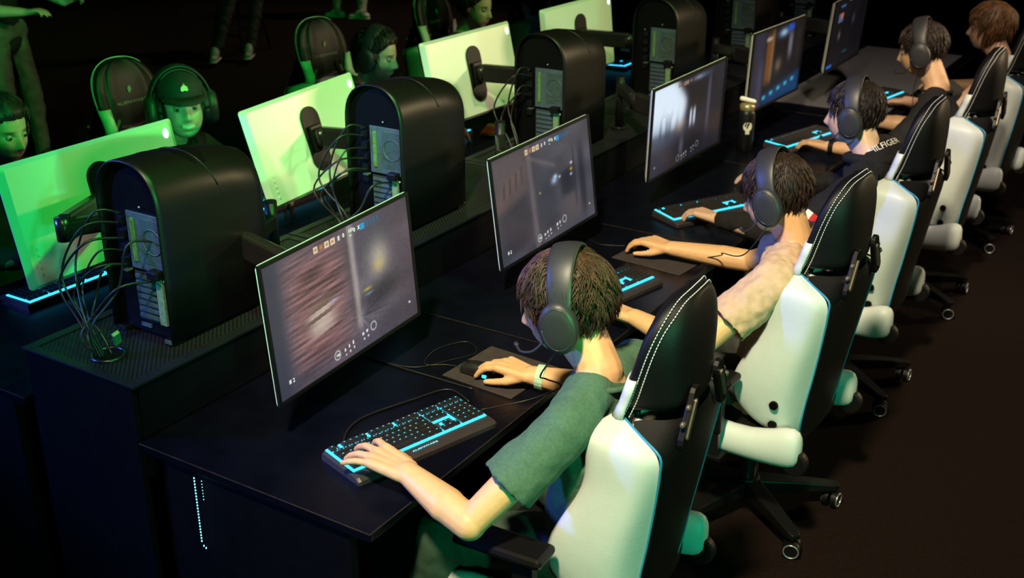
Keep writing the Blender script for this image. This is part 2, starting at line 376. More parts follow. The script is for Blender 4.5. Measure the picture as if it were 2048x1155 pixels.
# cables from each tower rear down into the grommet
def cable(pts, r, label, group=None, name='cable', m=None):
    o = obj(name, MB().tube(smooth_path(pts, 7), r, 6), m or M_cable, None, True); return tag(o, label, 'cable', group)
for k, n in ((0, 8), (1, 7), (2, 4)):
    bx, by = TX, TY[k]
    for i in range(n):
        rr = random.Random(k * 20 + i)
        zz = (0.345, 0.375, 0.30, 0.26, 0.215, 0.22, 0.19, 0.31)[i % 8]; sx = bx + (-0.055 + 0.006 * (i % 3) if i < 6 else 0.07)
        out = 0.06 + 0.075 * rr.random(); lat = -0.03 - 0.10 * rr.random()
        g = (-1.025 + 0.035 * (rr.random() - .5), by - 0.145 + 0.04 * (rr.random() - .5), SHZ + 0.006)
        pts = [(sx, by + 0.02, SHZ + zz), (sx + lat * .3, by - out * .7, SHZ + zz + 0.012), (sx + lat, by - out, SHZ + zz * 0.62), (g[0] + lat * .5, g[1] + 0.03 * (rr.random() - .5), SHZ + zz * 0.3), g]
        cable(pts, 0.0030 + 0.0012 * rr.random(), 'thin black cable looping from the rear of the %s tower into the shelf hole' % ORD[k], 'cables behind the %s tower' % ORD[k])
cb = obj('power_strip', MB().box((0, 0, 0), (0.012, 0.022, 0.055)), mat('green_plug', (0.12, 0.30, 0.12), 0.5, var=0.2), None, bevel=0.002)
cb.location = (-1.0, 0.13, SHZ + 0.055); cb.rotation_euler = (0.4, 0.5, 0); cb.name = 'cable_plug'; tag(cb, 'small green plug on the cables above the shelf hole of the nearest tower', 'plug')

# ------------------------------------------------------------------ monitors
MW, MH = 0.69, 0.407
def screen_mat():
    m = bpy.data.materials.new('screen_picture'); m.use_nodes = True; nt = m.node_tree; b = nt.nodes['Principled BSDF']
    a = nt.nodes.new('ShaderNodeAttribute'); a.attribute_name = 'pic'
    b.inputs['Base Color'].default_value = (0.004, 0.004, 0.005, 1); b.inputs['Roughness'].default_value = 0.35
    nt.links.new(a.outputs['Color'], b.inputs['Emission Color']); b.inputs['Emission Strength'].default_value = 1.0
    return m
M_screen = screen_mat()
def lin(c):
    c = np.asarray(c, float); return np.where(c <= 0.04045, c / 12.92, ((c + 0.055) / 1.055) ** 2.4)
def screen_mesh(fn, nu=240, nv=135, w=MW - 0.022, h=MH - 0.024):
    u, v = np.meshgrid(np.linspace(0, 1, nu + 1), np.linspace(0, 1, nv + 1))
    rgb = np.clip(fn(u, v), 0, 1); rgb = lin(rgb)
    vs = np.stack([np.zeros_like(u), (u - .5) * w, (.5 - v) * h], -1).reshape(-1, 3)
    idx = np.arange((nu + 1) * (nv + 1)).reshape(nv + 1, nu + 1)
    q = np.stack([idx[1:, :-1], idx[1:, 1:], idx[:-1, 1:], idx[:-1, :-1]], -1).reshape(-1, 4)
    me = bpy.data.meshes.new('screen'); me.from_pydata(vs.tolist(), [], q.tolist()); me.update()
    at = me.color_attributes.new('pic', 'FLOAT_COLOR', 'POINT')
    c = np.ones((vs.shape[0], 4), np.float32); c[:, :3] = rgb.reshape(-1, 3); at.data.foreach_set('color', c.ravel())
    return me
def vnoise(u, v, su, sv, seed=0):
    r = np.random.RandomState(seed); g = r.rand(64, 64)
    x = u * su; y = v * sv; xi = np.floor(x).astype(int); yi = np.floor(y).astype(int); fx = x - xi; fy = y - yi
    fx = fx * fx * (3 - 2 * fx); fy = fy * fy * (3 - 2 * fy); G = lambda a, b: g[a % 64, b % 64]
    return (G(xi, yi) * (1 - fx) + G(xi + 1, yi) * fx) * (1 - fy) + (G(xi, yi + 1) * (1 - fx) + G(xi + 1, yi + 1) * fx) * fy
def blob(u, v, cu, cv, su, sv, p=2): return np.exp(-(np.abs((u - cu) / su) ** p + np.abs((v - cv) / sv) ** p))
def band(x, a, b, e=0.012): return 1 / (1 + np.exp(-(x - a) / e)) * 1 / (1 + np.exp((x - b) / e))
def mix(img, mask, col): return img * (1 - mask[..., None]) + np.asarray(col, float) * mask[..., None]
def poly(u, v, pts, e=0.006):
    m = np.ones_like(u)
    n = len(pts)
    for i in range(n):
        (x0, y0), (x1, y1) = pts[i], pts[(i + 1) % n]
        L = math.hypot(x1 - x0, y1 - y0); d = ((x1 - x0) * (v - y0) - (y1 - y0) * (u - x0)) / L
        m = m * (1 / (1 + np.exp(-np.clip(d / e, -40, 40))))
    return m
def rect(u, v, cu, cv, w, h): return ((np.abs(u - cu) < w / 2) & (np.abs(v - cv) < h / 2)).astype(float)
def hud(img, u, v, dim=1.0):
    # scoreboard along the top, icons along the bottom
    for i in range(4): img = mix(img, rect(u, v, 0.335 + i * 0.038, 0.060, 0.030, 0.046), np.array([.97, .88, .74]) * dim if i != 1 else np.array([.62, .42, .30]) * dim)
    for i in range(4): img = mix(img, blob(u, v, 0.335 + i * 0.038, 0.062, 0.008, 0.013, 4), np.array([.72, .55, .38]) * dim)
    img = mix(img, rect(u, v, 0.492, 0.060, 0.012, 0.036), np.array([.9, .9, .9]) * dim)
    img = mix(img, rect(u, v, 0.66, 0.060, 0.028, 0.046), np.array([.15, .62, .85]) * dim)
    for i in range(4): img = mix(img, rect(u, v, 0.692 + i * 0.027, 0.060, 0.010, 0.044), np.array([.12, .42, .62]) * dim)
    for i, (a, b) in enumerate([(.44, .918), (.47, .908), (.50, .900), (.575, .888), (.605, .880)]):
        img = mix(img, rect(u, v, a, b, .013, .024), np.array([.92, .92, .92]) * dim); img = mix(img, rect(u, v, a + .004, b + .043, .009, .016), np.array([.85, .85, .85]) * dim)
    for cu, cv, r in ((0.385, 0.925, 0.021), (0.655, 0.872, 0.021)):
        d = np.hypot((u - cu) * MW / MH, v - cv); img = mix(img, np.exp(-((d - r * 1.6) / 0.0045) ** 2), np.array([.85, .88, .9]) * dim)
    img = mix(img, rect(u, v, .072, .895, .014, .030), np.array([.9, .9, .9]) * dim)
    return img
def pic1(u, v):
    img = np.zeros(u.shape + (3,)) + np.array([.34, .32, .35])
    n1 = vnoise(u, v + u * 0.12, 7, 60, 1); n2 = vnoise(u, v, 5, 8, 2)
    img *= (0.85 + 0.3 * n2)[..., None]
    wall = band(u, .12, .50, .03) * band(v, .05, .93, .05)
    img = mix(img, wall * .75, (.42, .31, .31)); img += (wall * (n1 - .5) * .22)[..., None] * np.array([1, .72, .68])
    mort = np.sin((v - 0.10 * u + .05 * (u - .3)) * 2 * math.pi * 24); img += (wall * np.clip(mort, 0, 1) * .06)[..., None]
    sign = band(u, .24, .40, .02) * band(v + .1 * u, .47, .72, .02)
    img = mix(img, sign * .8, (.66, .62, .58)); img -= (sign * (vnoise(u, v + .15 * u, 3, 30, 5) > .58) * .22)[..., None]
    pil = band(u, .545, .585, .006) * band(v, .0, .82, .02); img = mix(img, pil * .85, (.60, .57, .56)); img = mix(img, band(u, .525, .55, .006) * band(v, 0, .80, .02) * .6, (.30, .26, .27))
    img = mix(img, poly(u, v, [(.60, .05), (.98, .0), (.72, .42), (.60, .55)], .03) * .5, (.30, .30, .33))
    img = mix(img, blob(u, v, .75, .36, .08, .14) * .75, (.62, .60, .54)); img = mix(img, blob(u, v, .745, .42, .04, .05) * .55, (.68, .60, .38))
    img = mix(img, blob(u, v, .645, .56, .03, .012) * .8, (.70, .66, .25)); img = mix(img, blob(u, v, .655, .60, .03, .010) * .7, (.60, .68, .8))
    img = mix(img, poly(u, v, [(.58, .62), (.86, .50), (.86, .70), (.60, .78)], .03) * .6, (.17, .17, .19))
    ray_ = vnoise(np.arctan2(v - .75, u - .58) * 1.2 + 3, v * 0, 14, 1, 8); img += (blob(u, v, .62, .76, .12, .10) * (ray_ - .45) * .16)[..., None]
    img = mix(img, poly(u, v, [(.72, .45), (.76, .02), (.735, .02), (.56, .52)], .012) * .35, (.2, .2, .22))
    img = mix(img, band(u, .86, 1.1, .03) * .5, (.30, .26, .28)); img = mix(img, band(u, -.1, .10, .02) * .5, (.27, .28, .33))
    img = mix(img, band(v, .86, 1.1, .05) * .45, (.25, .24, .28)); img += (vnoise(u, v, 130, 75, 9)[..., None] - .5) * .03
    img = mix(img, rect(u, v, .318, .52, .03, .012) * .0, (1, 1, 1)); img = mix(img, blob(u, v, .41, .49, .03, .006) * .7, (.55, .65, .85))
    img = np.clip((img - .31) * 1.45 + .315, 0, 1)
    img = mix(img, band(u, -.1, .085, .012) * .7, (.20, .21, .26))
    return hud(img, u, v, 0.95)
def pic2(u, v):
    img = np.zeros(u.shape + (3,)) + np.array([.26, .26, .30]); img *= (0.8 + .4 * vnoise(u, v, 6, 6, 3))[..., None]
    img = mix(img, poly(u, v, [(0, .28), (0, .0), (.36, .0), (.32, .30)], .02) * .7, (.36, .31, .32))
    img = mix(img, poly(u, v, [(.0, .52), (.0, .3), (.3, .16), (.33, .45)], .02) * .75, (.42, .34, .33))
    for i in range(4): img = mix(img, poly(u, v, [(.08 + i * .06, .40 - i * .02), (.09 + i * .06, .27 - i * .035), (.10 + i * .06, .27 - i * .035), (.09 + i * .06, .40 - i * .02)], .004) * .8, (.15, .13, .15))
    img = mix(img, poly(u, v, [(.02, .50), (.34, .16), (.34, .36), (.06, .56)], .015) * .6, (.30, .27, .29))
    img = mix(img, poly(u, v, [(.0, .54), (.33, .40), (.33, .9), (.0, .95)], .02) * .75, (.17, .17, .21))
    img = mix(img, poly(u, v, [(.35, .2), (.60, .34), (.60, .70), (.38, .95)], .01) * .65, (.22, .23, .27))
    img = mix(img, band(u - .02 * v, .325, .365, .006) * .8, (.40, .37, .38))
    img = mix(img, poly(u, v, [(.60, .32), (.82, .2), (.80, .6), (.62, .62)], .02) * .6, (.30, .30, .32))
    img = mix(img, poly(u, v, [(.64, .42), (.80, .38), (.80, .66), (.66, .66)], .015) * .8, (.12, .13, .17))
    img = mix(img, poly(u, v, [(.66, .66), (.82, .64), (.98, .9), (.6, .95)], .03) * .6, (.36, .32, .32))
    img = mix(img, band(u, .86, .92, .01) * band(v, .22, .9, .04) * .75, (.10, .11, .17)); img = mix(img, band(u, .80, .815, .004) * band(v, .2, .8, .02) * .6, (.14, .14, .18))
    img = mix(img, poly(u, v, [(.34, .1), (.62, .30), (.61, .33), (.34, .14)], .006) * .5, (.45, .42, .42))
    for a, b, s, c in ((.60, .42, .02, (.75, .85, .95)), (.585, .45, .03, (.6, .7, .8)), (.645, .44, .012, (.7, .8, .9)), (.78, .36, .012, (.9, .9, .9)), (.775, .42, .014, (.8, .6, .2)), (.77, .47, .012, (.8, .8, .85)), (.43, .50, .008, (.8, .75, .2))):
        img = mix(img, blob(u, v, a, b, s, s * 1.1), c)
    img += (vnoise(u, v, 130, 75, 4)[..., None] - .5) * .025
    return hud(img, u, v, .9)
def pic3(u, v):
    img = np.zeros(u.shape + (3,)) + np.array([.10, .10, .15]); img *= (.7 + .5 * vnoise(u, v, 5, 5, 6))[..., None]
    sky = poly(u, v, [(-.1, -.05), (.28, -.05), (.47, .26), (.42, .56), (-.1, .52)], .02)
    img = mix(img, sky, (.86, .92, .98)); img = mix(img, poly(u, v, [(-.1, .42), (.2, .45), (.45, .60), (-.1, .75)], .06) * .75, (.45, .52, .62))
    img = mix(img, blob(u, v, .38, .55, .08, .08) * .5, (.65, .52, .45)); img = mix(img, (vnoise(u, v, 26, 4, 3) > .55) * band(v, .42, .66, .05) * band(u, .0, .34, .03) * .5, (.2, .22, .28))
    for a in (.53, .58): img = mix(img, blob(u, v, a, .50, .018, .11, 4), (.72, .76, .82))
    img = mix(img, band(u, .76, .80, .006) * band(v, .1, .75, .04) * .75, (.33, .34, .42)); img = mix(img, band(v, .60, .78, .05) * band(u, .8, 1.05, .02) * .6, (.20, .15, .13))
    img = mix(img, blob(u, v, .42, .80, .03, .14) * .6, (.42, .44, .52)); img = mix(img, band(u, -.1, .22, .06) * band(v, .75, 1.1, .06) * .6, (.26, .24, .3))
    img = mix(img, blob(u, v, .62, .06, .11, .03) * .6, (.75, .75, .8)); return hud(img, u, v, .6)
def pic4(u, v):
    img = np.zeros(u.shape + (3,)) + np.array([.03, .03, .06])
    img = mix(img, band(u, .02, .24, .02), (.15, .15, .22)); img = mix(img, band(u, .26, .40, .01) * band(v, .05, .72, .03), (.42, .25, .12)); img = mix(img, band(u, .36, .40, .01) * band(v, .0, .70, .03) * .7, (.5, .42, .28))
    img = mix(img, band(u, .15, .22, .02) * band(v, .4, 1.05, .05) * .7, (.30, .29, .38)); img = mix(img, blob(u, v, .74, .30, .05, .20, 3), (.38, .38, .42)); img = mix(img, band(u, .84, .96, .02) * band(v, .1, .55, .03) * .6, (.16, .14, .14))
    img = mix(img, blob(u, v, .52, .52, .07, .10), (.38, .32, .25)); img = mix(img, poly(u, v, [(.26, .86), (1.02, .70), (1.02, 1.02), (.26, 1.02)], .02) * .85, (.04, .22, .42))
    for i in range(5): img = mix(img, blob(u, v, .3 + i * .14, .90 - i * .022, .035, .03, 4), (.18, .62, .70))
    img = mix(img, blob(u, v, .58, .10, .10, .06), (.55, .68, .8)); img = mix(img, blob(u, v, .72, .06, .07, .05, 4), (.10, .28, .70)); img = mix(img, blob(u, v, .3, .12, .06, .03, 4), (.6, .55, .5))
    return img
def pic5(u, v):
    img = np.zeros(u.shape + (3,)) + np.array([.035, .035, .06]); img *= (.6 + .8 * vnoise(u, v, 7, 5, 8))[..., None]
    img = mix(img, rect(u, v, .22, .25, .13, .14), (.30, .34, .48)); img = mix(img, rect(u, v, .25, .22, .06, .08), (.72, .36, .12)); img = mix(img, rect(u, v, .24, .08, .14, .03), (.15, .35, .55))
    img = mix(img, blob(u, v, .25, .52, .03, .07), (.38, .34, .33)); img = mix(img, blob(u, v, .62, .35, .04, .09), (.20, .20, .26)); img = mix(img, rect(u, v, .5, .02, .18, .03), (.5, .5, .58))
    img = mix(img, rect(u, v, .10, .95, .14, .05), (.08, .35, .70)); img = mix(img, blob(u, v, .5, .82, .08, .02), (.05, .30, .33)); return img
def picoff(u, v): return np.zeros(u.shape + (3,)) + np.array([.16, .22, .18]) * (0.6 + .6 * vnoise(u, v, 6, 5, 2))[..., None]
def monitor(label, loc, yaw, tilt, roll, fn, group, res=(240, 135), hudtext=False):
    t = thing('monitor', label, 'monitor', loc, 0, group); t.rotation_euler = (roll, tilt, yaw)
    sh = MB()
    for x, w_, h_ in (): pass
    rs = []
    for x, s_ in ((-0.004, 1.0), (-0.0058, 1.0), (-0.013, 0.972), (-0.023, 0.935)):
        a, b = MW / 2 * s_, MH / 2 * s_; c = 0.012 * s_; ring = []
        for cx, cy, a0 in ((a - c, b - c, 0), (-(a - c), b - c, 90), (-(a - c), -(b - c), 180), (a - c, -(b - c), 270)):
            for q in range(4): an = math.radians(a0 + q * 30); ring.append((x, cx + c * math.cos(an), cy + c * math.sin(an)))
        rs.append(ring)
    obj('back_shell', MB().rings(rs), M_monback, t)
    bz = MB(); W2, H2 = MW / 2 - 0.0015, MH / 2 - 0.0015; iw, ih = W2 - 0.0095, H2 - 0.010
    for (y0, y1, z0, z1) in ((-W2, W2, ih, H2), (-W2, W2, -H2, -ih), (-W2, -iw, -ih, ih), (iw, W2, -ih, ih)):
        bz.box((0.0, (y0 + y1) / 2, (z0 + z1) / 2), (0.010, y1 - y0, z1 - z0))
    obj('bezel', bz, M_bezel, t)
    s = place('screen', screen_mesh(fn, *res), M_screen, t); s.location = (0.0008, 0, 0)
    # oval black recess for the mount
    ov = []
    for k_ in range(32):
        a = 2 * math.pi * k_ / 32; yy = 0.052 * math.cos(a); zz = 0.052 * math.sin(a) + (0.082 if math.sin(a) >= 0 else -0.082); ov.append((yy, zz))
    obj('mount_recess', MB().prism(ov, -0.031, -0.019, lambda y, z, x: (x, y, z)), M_bezel, t)
    obj('mount_plate', MB().box((-0.038, 0, 0.0), (0.018, 0.07, 0.11)), M_blackplastic, t, bevel=0.004)
    el = []
    for k_ in range(20): a = 2 * math.pi * k_ / 20; el.append((-MW / 2 + 0.046 + 0.0105 * math.cos(a), MH / 2 - 0.045 + 0.017 * math.sin(a)))
    obj('logo_light', MB().prism(el, -0.0255, -0.019, lambda y, z, x: (x, y, z)), M_logo, t)
    bt = MB().cyl((0, 0, 0), (-0.004, 0, 0), 0.005, n=12).mesh('button')
    for k_ in range(5):
        o = place('button', bt, M_monback, t); o.location = (-0.0225, MW / 2 - 0.055, -0.075 - 0.022 * k_)
    if hudtext:
        hm = mat('hud_white', (.8, .8, .8), .5, emit=(.8, .82, .85), estr=1.0, var=.02)
        for txt, size, uu, vv in (('100', .0115, .385, .925), ('2', .017, .092, .895), ('1:57', .013, .575, .048), ('0', .017, .523, .058), ('0', .017, .60, .058), ('X', .017, .632, .058), ('16', .011, .94, .865), ('N5', .006, .57, .085)):
            tm = text_mesh(txt, size); o = place('hud_text', tm, hm, s); o.rotation_euler = (math.pi / 2, 0, math.pi / 2)
            o.location = (0.0012, (uu - .5) * (MW - .022), (.5 - vv) * (MH - .024))
    return t
GM = 'monitors with lit screens'; GB = 'monitors seen from their white backs'
monitor('nearest lit monitor, screen showing a blurred red brick wall and pillar', (-.500, .546, 1.056), .054, -.075, .009, pic1, GM, (300, 170), True)
monitor('second lit monitor, screen showing a grey corridor with a bunk frame', (-.522, 1.711, 1.043), -.014, -.117, .018, pic2, GM, (260, 146), True)
monitor('third lit monitor, screen with a bright white window on its left', (-.445, 2.801, 1.085), -.053, .042, .031, pic3, GM, (200, 112))
monitor('fourth lit monitor, dark screen with an orange strip and blue lower edge', (-.470, 3.965, 1.115), -.04, .03, 0, pic4, GM, (160, 90))
monitor('farthest lit monitor, mostly black screen with a small orange panel', (-.420, 5.002, 1.136), .012, .073, 0, pic5, GM, (160, 90))
monitor('nearest white monitor back glowing green, behind the nearest tower', (-1.613, .618, 1.117), math.pi - .045, .189, -.016, picoff, GB, (40, 24))
monitor('second white monitor back with its black oval mount, left of the second tower', (-1.652, 1.709, 1.069), math.pi - .005, .277, -.047, picoff, GB, (40, 24))
monitor('third white monitor back, half green half cream, between second and third towers', (-1.615, 2.853, 1.134), math.pi - .08, .219, -.016, picoff, GB, (40, 24))
monitor('farthest white monitor back with cream sheen at the top edge of the picture', (-1.631, 3.940, 1.136), math.pi - .098, .10, -.021, picoff, GB, (40, 24))
def arm(label, base, pts, top):
    t = thing('monitor_stand', label, 'stand', base, 0, 'clamped monitor stands'); b = Vector(base)
    L = [Vector(p) - b for p in pts]
    obj('pole_base', MB().cyl((0, 0, 0), (0, 0, 0.016), 0.04, n=20), M_blackplastic, t, bevel=.002)
    obj('pole', MB().cyl((0, 0, 0.012), (0, 0, top - base[2]), 0.021, n=20), M_blackplastic, t, True)
    obj('pole_cap', MB().cyl((0, 0, top - base[2]), (0, 0, top - base[2] + .004), 0.0205, n=20), M_shell, t)
    for i in range(len(L) - 1):
        d = L[i + 1] - L[i]; q = d.to_track_quat('Y', 'Z').to_matrix()
        obj('arm_link', MB().box((L[i] + L[i + 1]) / 2, (0.042, d.length, 0.085 if i else .055), q), M_darkgloss, t, bevel=0.010)
        obj('arm_joint', MB().cyl(L[i + 1] - Vector((0, 0, .036)), L[i + 1] + Vector((0, 0, .036)), 0.026, n=18), M_darkgloss, t, True)
    return t
arm('black pole and arm holding the nearest white monitor back, behind the nearest tower', (-1.20, .86, SHZ), [(-1.20, .86, 1.13), (-1.36, .275, 1.17), (-1.567, .60, 1.13)], 1.150)
arm('black pole and shiny arm reaching from the nearest tower to the nearest lit screen', (-1.02, .80, SHZ), [(-1.02, .80, 1.10), (-.93, .57, 1.115), (-.552, .55, 1.06)], 1.165)
arm('black pole and arm holding the second white monitor back', (-1.22, 1.99, SHZ), [(-1.22, 1.99, 1.10), (-1.36, 1.80, 1.08), (-1.602, 1.712, 1.085)], 1.13)
arm('black pole and arm behind the second lit screen', (-.96, 2.08, SHZ), [(-.96, 2.08, 1.08), (-.80, 1.85, 1.08), (-.575, 1.711, 1.045)], 1.155)
arm('black pole and arm holding the third white monitor back', (-1.20, 3.15, SHZ), [(-1.20, 3.15, 1.10), (-1.34, 2.92, 1.14), (-1.565, 2.857, 1.145)], 1.13)
arm('black pole and arm behind the third lit screen', (-.93, 3.10, SHZ), [(-.93, 3.10, 1.10), (-.75, 2.9, 1.10), (-.497, 2.80, 1.085)], 1.155)
arm('black pole and arm behind the fourth lit screen', (-.93, 4.25, SHZ), [(-.93, 4.25, 1.10), (-.75, 4.1, 1.12), (-.522, 3.965, 1.115)], 1.155)
arm('black pole and arm behind the fifth lit screen', (-.93, 5.30, SHZ), [(-.93, 5.30, 1.10), (-.75, 5.1, 1.13), (-.472, 5.002, 1.136)], 1.155)
arm('black pole and arm holding the farthest white monitor back', (-1.20, 4.24, SHZ), [(-1.20, 4.24, 1.10), (-1.34, 4.0, 1.14), (-1.58, 3.947, 1.145)], 1.13)

# ------------------------------------------------------------------ keyboards
KP = 0.0195
def key_layout():
    ks = []; x0 = -11.25
    ry = [-0.046, -0.0265, -0.007, 0.0125, 0.032, 0.0575]
    def row(r, start, ws):
        x = start
        for w_ in ws: ks.append(((x0 + x + w_ / 2) * KP, ry[r], w_)); x += w_
    row(0, 0, [1.25, 1.25, 1.25, 6.25, 1.25, 1.25, 1.25, 1.25]); row(1, 0, [2.25] + [1] * 10 + [2.75]); row(2, 0, [1.75] + [1] * 11 + [2.25]); row(3, 0, [1.5] + [1] * 12 + [1.5]); row(4, 0, [1] * 13 + [2])
    row(5, 0, [1]); row(5, 2, [1] * 4); row(5, 6.5, [1] * 4); row(5, 11, [1] * 4); row(5, 15.25, [1] * 3); row(5, 18.5, [1] * 4)
    row(4, 15.25, [1] * 3); row(3, 15.25, [1] * 3); row(1, 16.25, [1]); row(0, 15.25, [1] * 3)
    for r in (4, 3, 2, 1): row(r, 18.5, [1] * 4)
    row(0, 18.5, [2, 1, 1]); return ks
KEYMESH = {}
def keymesh(w_):
    if w_ not in KEYMESH:
        a = w_ * KP / 2 - 0.0009; b = KP / 2 - 0.0009
        KEYMESH[w_] = MB().rings([[(-a, -b, 0), (a, -b, 0), (a, b, 0), (-a, b, 0)], [(-a + .002, -b + .002, .0078), (a - .002, -b + .002, .0078), (a - .002, b - .001, .0078), (-a + .002, b - .001, .0078)]]).mesh('key')
    return KEYMESH[w_]
def keyboard(label, loc, rotz, detail=0):
    t = thing('keyboard', label, 'keyboard', loc, rotz, 'backlit keyboards')
    L, D = 0.466, 0.172
    sec = [(-0.098, 0.0), (-0.098, 0.012), (-0.086, 0.019), (-0.064, 0.021), (0.072, 0.026), (0.078, 0.022), (0.080, 0.0)]
    b = MB(); b.rings([[(x, y * s, z * s2) for y, z in sec] for x, s, s2 in ((-L / 2, .97, .8), (-L / 2 + .008, 1, 1), (L / 2 - .008, 1, 1), (L / 2, .97, .8))])
    obj('keyboard_body', b, M_kbd, t)
    pl = MB()
    for x0, x1, y0, y1 in ((0, 15, -.056, .0445), (15.25, 18.25, .0027, .0445), (15.25, 18.25, -.056, -.0368), (16.25, 17.25, -.0368, -.017), (18.5, 22.5, -.056, .0445), (0, 1, .048, .067), (2, 6, .048, .067), (6.5, 10.5, .048, .067), (11, 15, .048, .067), (15.25, 18.25, .048, .067), (18.5, 22.5, .048, .067)):
        xa, xb = (x0 - 11.25) * KP - .0045, (x1 - 11.25) * KP + .0045; y0 -= .0042 if detail else .0062; y1 += .0050 if detail else .0070
        zf = lambda y: 0.0222 + (y + .064) * .035 + 0.0022
        pl.add([(xa, y0, zf(y0)), (xb, y0, zf(y0)), (xb, y1, zf(y1)), (xa, y1, zf(y1)), (xa, y0, .018), (xb, y0, .018), (xb, y1, .018), (xa, y1, .018)], [(0, 1, 2, 3), (4, 7, 6, 5), (0, 4, 5, 1), (1, 5, 6, 2), (2, 6, 7, 3), (3, 7, 4, 0)])
    obj('backlight_plate', pl, M_cyan, t)
    if detail:
        lg = MB()
        for x, y, w_ in key_layout():
            o = place('key', keymesh(w_), M_key, t); o.location = (x, y, 0.0262 + (y + .064) * .035); o.rotation_euler = (0.035, 0, 0)
            z = 0.0262 + (y + .064) * .035 + .0081
            lg.add([(x - .0022, y + .001, z), (x + .0022, y + .001, z), (x + .0022, y + .0035, z + .0002), (x - .0022, y + .0035, z + .0002)], [(0, 1, 2, 3)])
        tag(obj('key_legends', lg, M_cyan, t), 'glowing cyan key legends', kind='stuff')
    else:
        kb = MB()
        for x, y, w_ in key_layout():
            km = keymesh(w_); z = 0.0262 + (y + .064) * .035
            kb.add([(p.co.x + x, p.co.y + y, p.co.z + z) for p in km.vertices], [tuple(p.vertices) for p in km.polygons])
        tag(obj('keys', kb, M_key, t), 'black keycaps', kind='stuff')
    if detail:
        tm = text_mesh('ALIENWARE', 0.0115); o = place('front_lettering', tm, M_cyanhot, t); o.location = (-0.005, -0.078, 0.0212); o.rotation_euler = (0.08, 0, 0); o.scale = (1.35, .8, 1)
        for sx in (-1, 1): obj('rear_foot', MB().box((sx * .18, .06, .004), (.04, .012, .008)), M_blackplastic, t)
    return t
keyboard('cyan backlit keyboard under the left hand of the player in the green shirt', (-.182, .402, DZ), math.radians(73.5), 1)
keyboard('backlit keyboard half hidden behind the head of the player in the green shirt', (-.215, 1.575, DZ), math.radians(77))
keyboard('bright cyan backlit keyboard under a black-sleeved hand, below the third lit screen', (-.255, 2.615, DZ), math.radians(62))
keyboard('cyan backlit keyboard under a hand wearing a black watch, below the fourth lit screen', (-.285, 3.925, DZ), math.radians(75))
keyboard('cyan backlit keyboard beside the face of the player in the black tee', (-.20, 5.0, DZ + .004), math.radians(80))
keyboard('backlit keyboard below the nearest white monitor back', (-1.885, .645, DZ), math.radians(-92))
keyboard('backlit keyboard below the second white monitor back', (-1.895, 1.775, DZ), math.radians(-92))
keyboard('backlit keyboard next to the brown wallet on the far desk', (-1.90, 2.90, DZ), math.radians(-95))
keyboard('backlit keyboard seen between the third and fourth towers', (-1.92, 5.20, DZ), math.radians(-90))

# ------------------------------------------------------------------ mice and pads
def mouse(label, loc, rotz):
    t = thing('mouse', label, 'mouse', loc, rotz, 'computer mice')
    rs = []
    for i, (y, w_, h_) in enumerate(((-.060, .012, .010), (-.054, .026, .024), (-.035, .033, .036), (-.005, .031, .040), (.025, .029, .034), (.048, .028, .024), (.058, .022, .016))):
        rs.append([(w_ * math.cos(a), y, 0.003 + h_ * max(0, math.sin(a)) ** .8 if math.sin(a) > 0 else 0.002) for a in [2 * math.pi * j / 18 for j in range(18)]])
    obj('mouse_body', MB().rings(rs), M_darkgloss, t, True, sub=1)
    obj('wheel', MB().torus((0, .034, .031), .008, .0035, axis='x', n=16, m=6), M_blackplastic, t, True)
    obj('wheel_light', MB().torus((0, .034, .031), .0085, .0018, axis='x', n=16, m=6), M_cyanhot, t, True)
    obj('side_light', MB().box((-.028, -.040, .012), (.008, .014, .010)), M_cyan, t, bevel=.002)
    return t
def pad(label, loc, rotz, w_=.24, d=.30):
    o = obj('mousepad', MB().box((0, 0, .0015), (w_, d, .003)), M_pad, None, bevel=.001); o.location = loc; o.rotation_euler = (0, 0, rotz); return tag(o, label, 'mousepad', 'mousepads')
pad('dark mousepad under the mouse hand with a green wristband', (-.195, .885, DZ), math.radians(-4), .26, .25)
pad('dark mousepad under the mouse hand of the player in the beige shirt', (-.19, 2.03, DZ), math.radians(-6), .30, .25)
mouse('black mouse in the hand with a green wristband', (-.245, .835, DZ + .003), math.radians(90))
mouse('black mouse in the hand of the player in the beige shirt', (-.285, 2.055, DZ + .003), math.radians(90))
# desk cables
zc = DZ + .004
cable([(-.16, .66, zc + .006), (-.26, .70, zc), (-.31, .60, zc), (-.37, .42, zc), (-.33, .30, zc), (-.26, .26, zc)][::-1], .0034, 'thick black keyboard cable curling around the nearest cyan keyboard')
cable([(-.20, .74, zc), (-.36, .74, zc), (-.50, .74, zc), (-.74, .76, zc)], .0032, 'black keyboard cable running back beneath the nearest lit screen')
cable([(-.31, .84, zc), (-.36, .83, zc), (-.42, .80, zc), (-.45, .90, zc), (-.40, 1.0, zc), (-.33, .95, zc), (-.37, .86, zc), (-.44, .76, zc), (-.60, .74, zc)], .0018, 'thin mouse cable looped beside the nearest dark mousepad')
cable([(-.36, 2.06, zc), (-.45, 2.02, zc), (-.55, 2.05, zc), (-.72, 2.0, zc)], .0018, 'thin mouse cable behind the hand of the player in the beige shirt')
cable([(-1.98, .42, zc), (-1.93, .33, zc), (-1.80, .25, zc), (-1.70, .20, zc), (-1.55, .05, zc)], .003, 'black cable hanging from the keyboard below the nearest white monitor back')
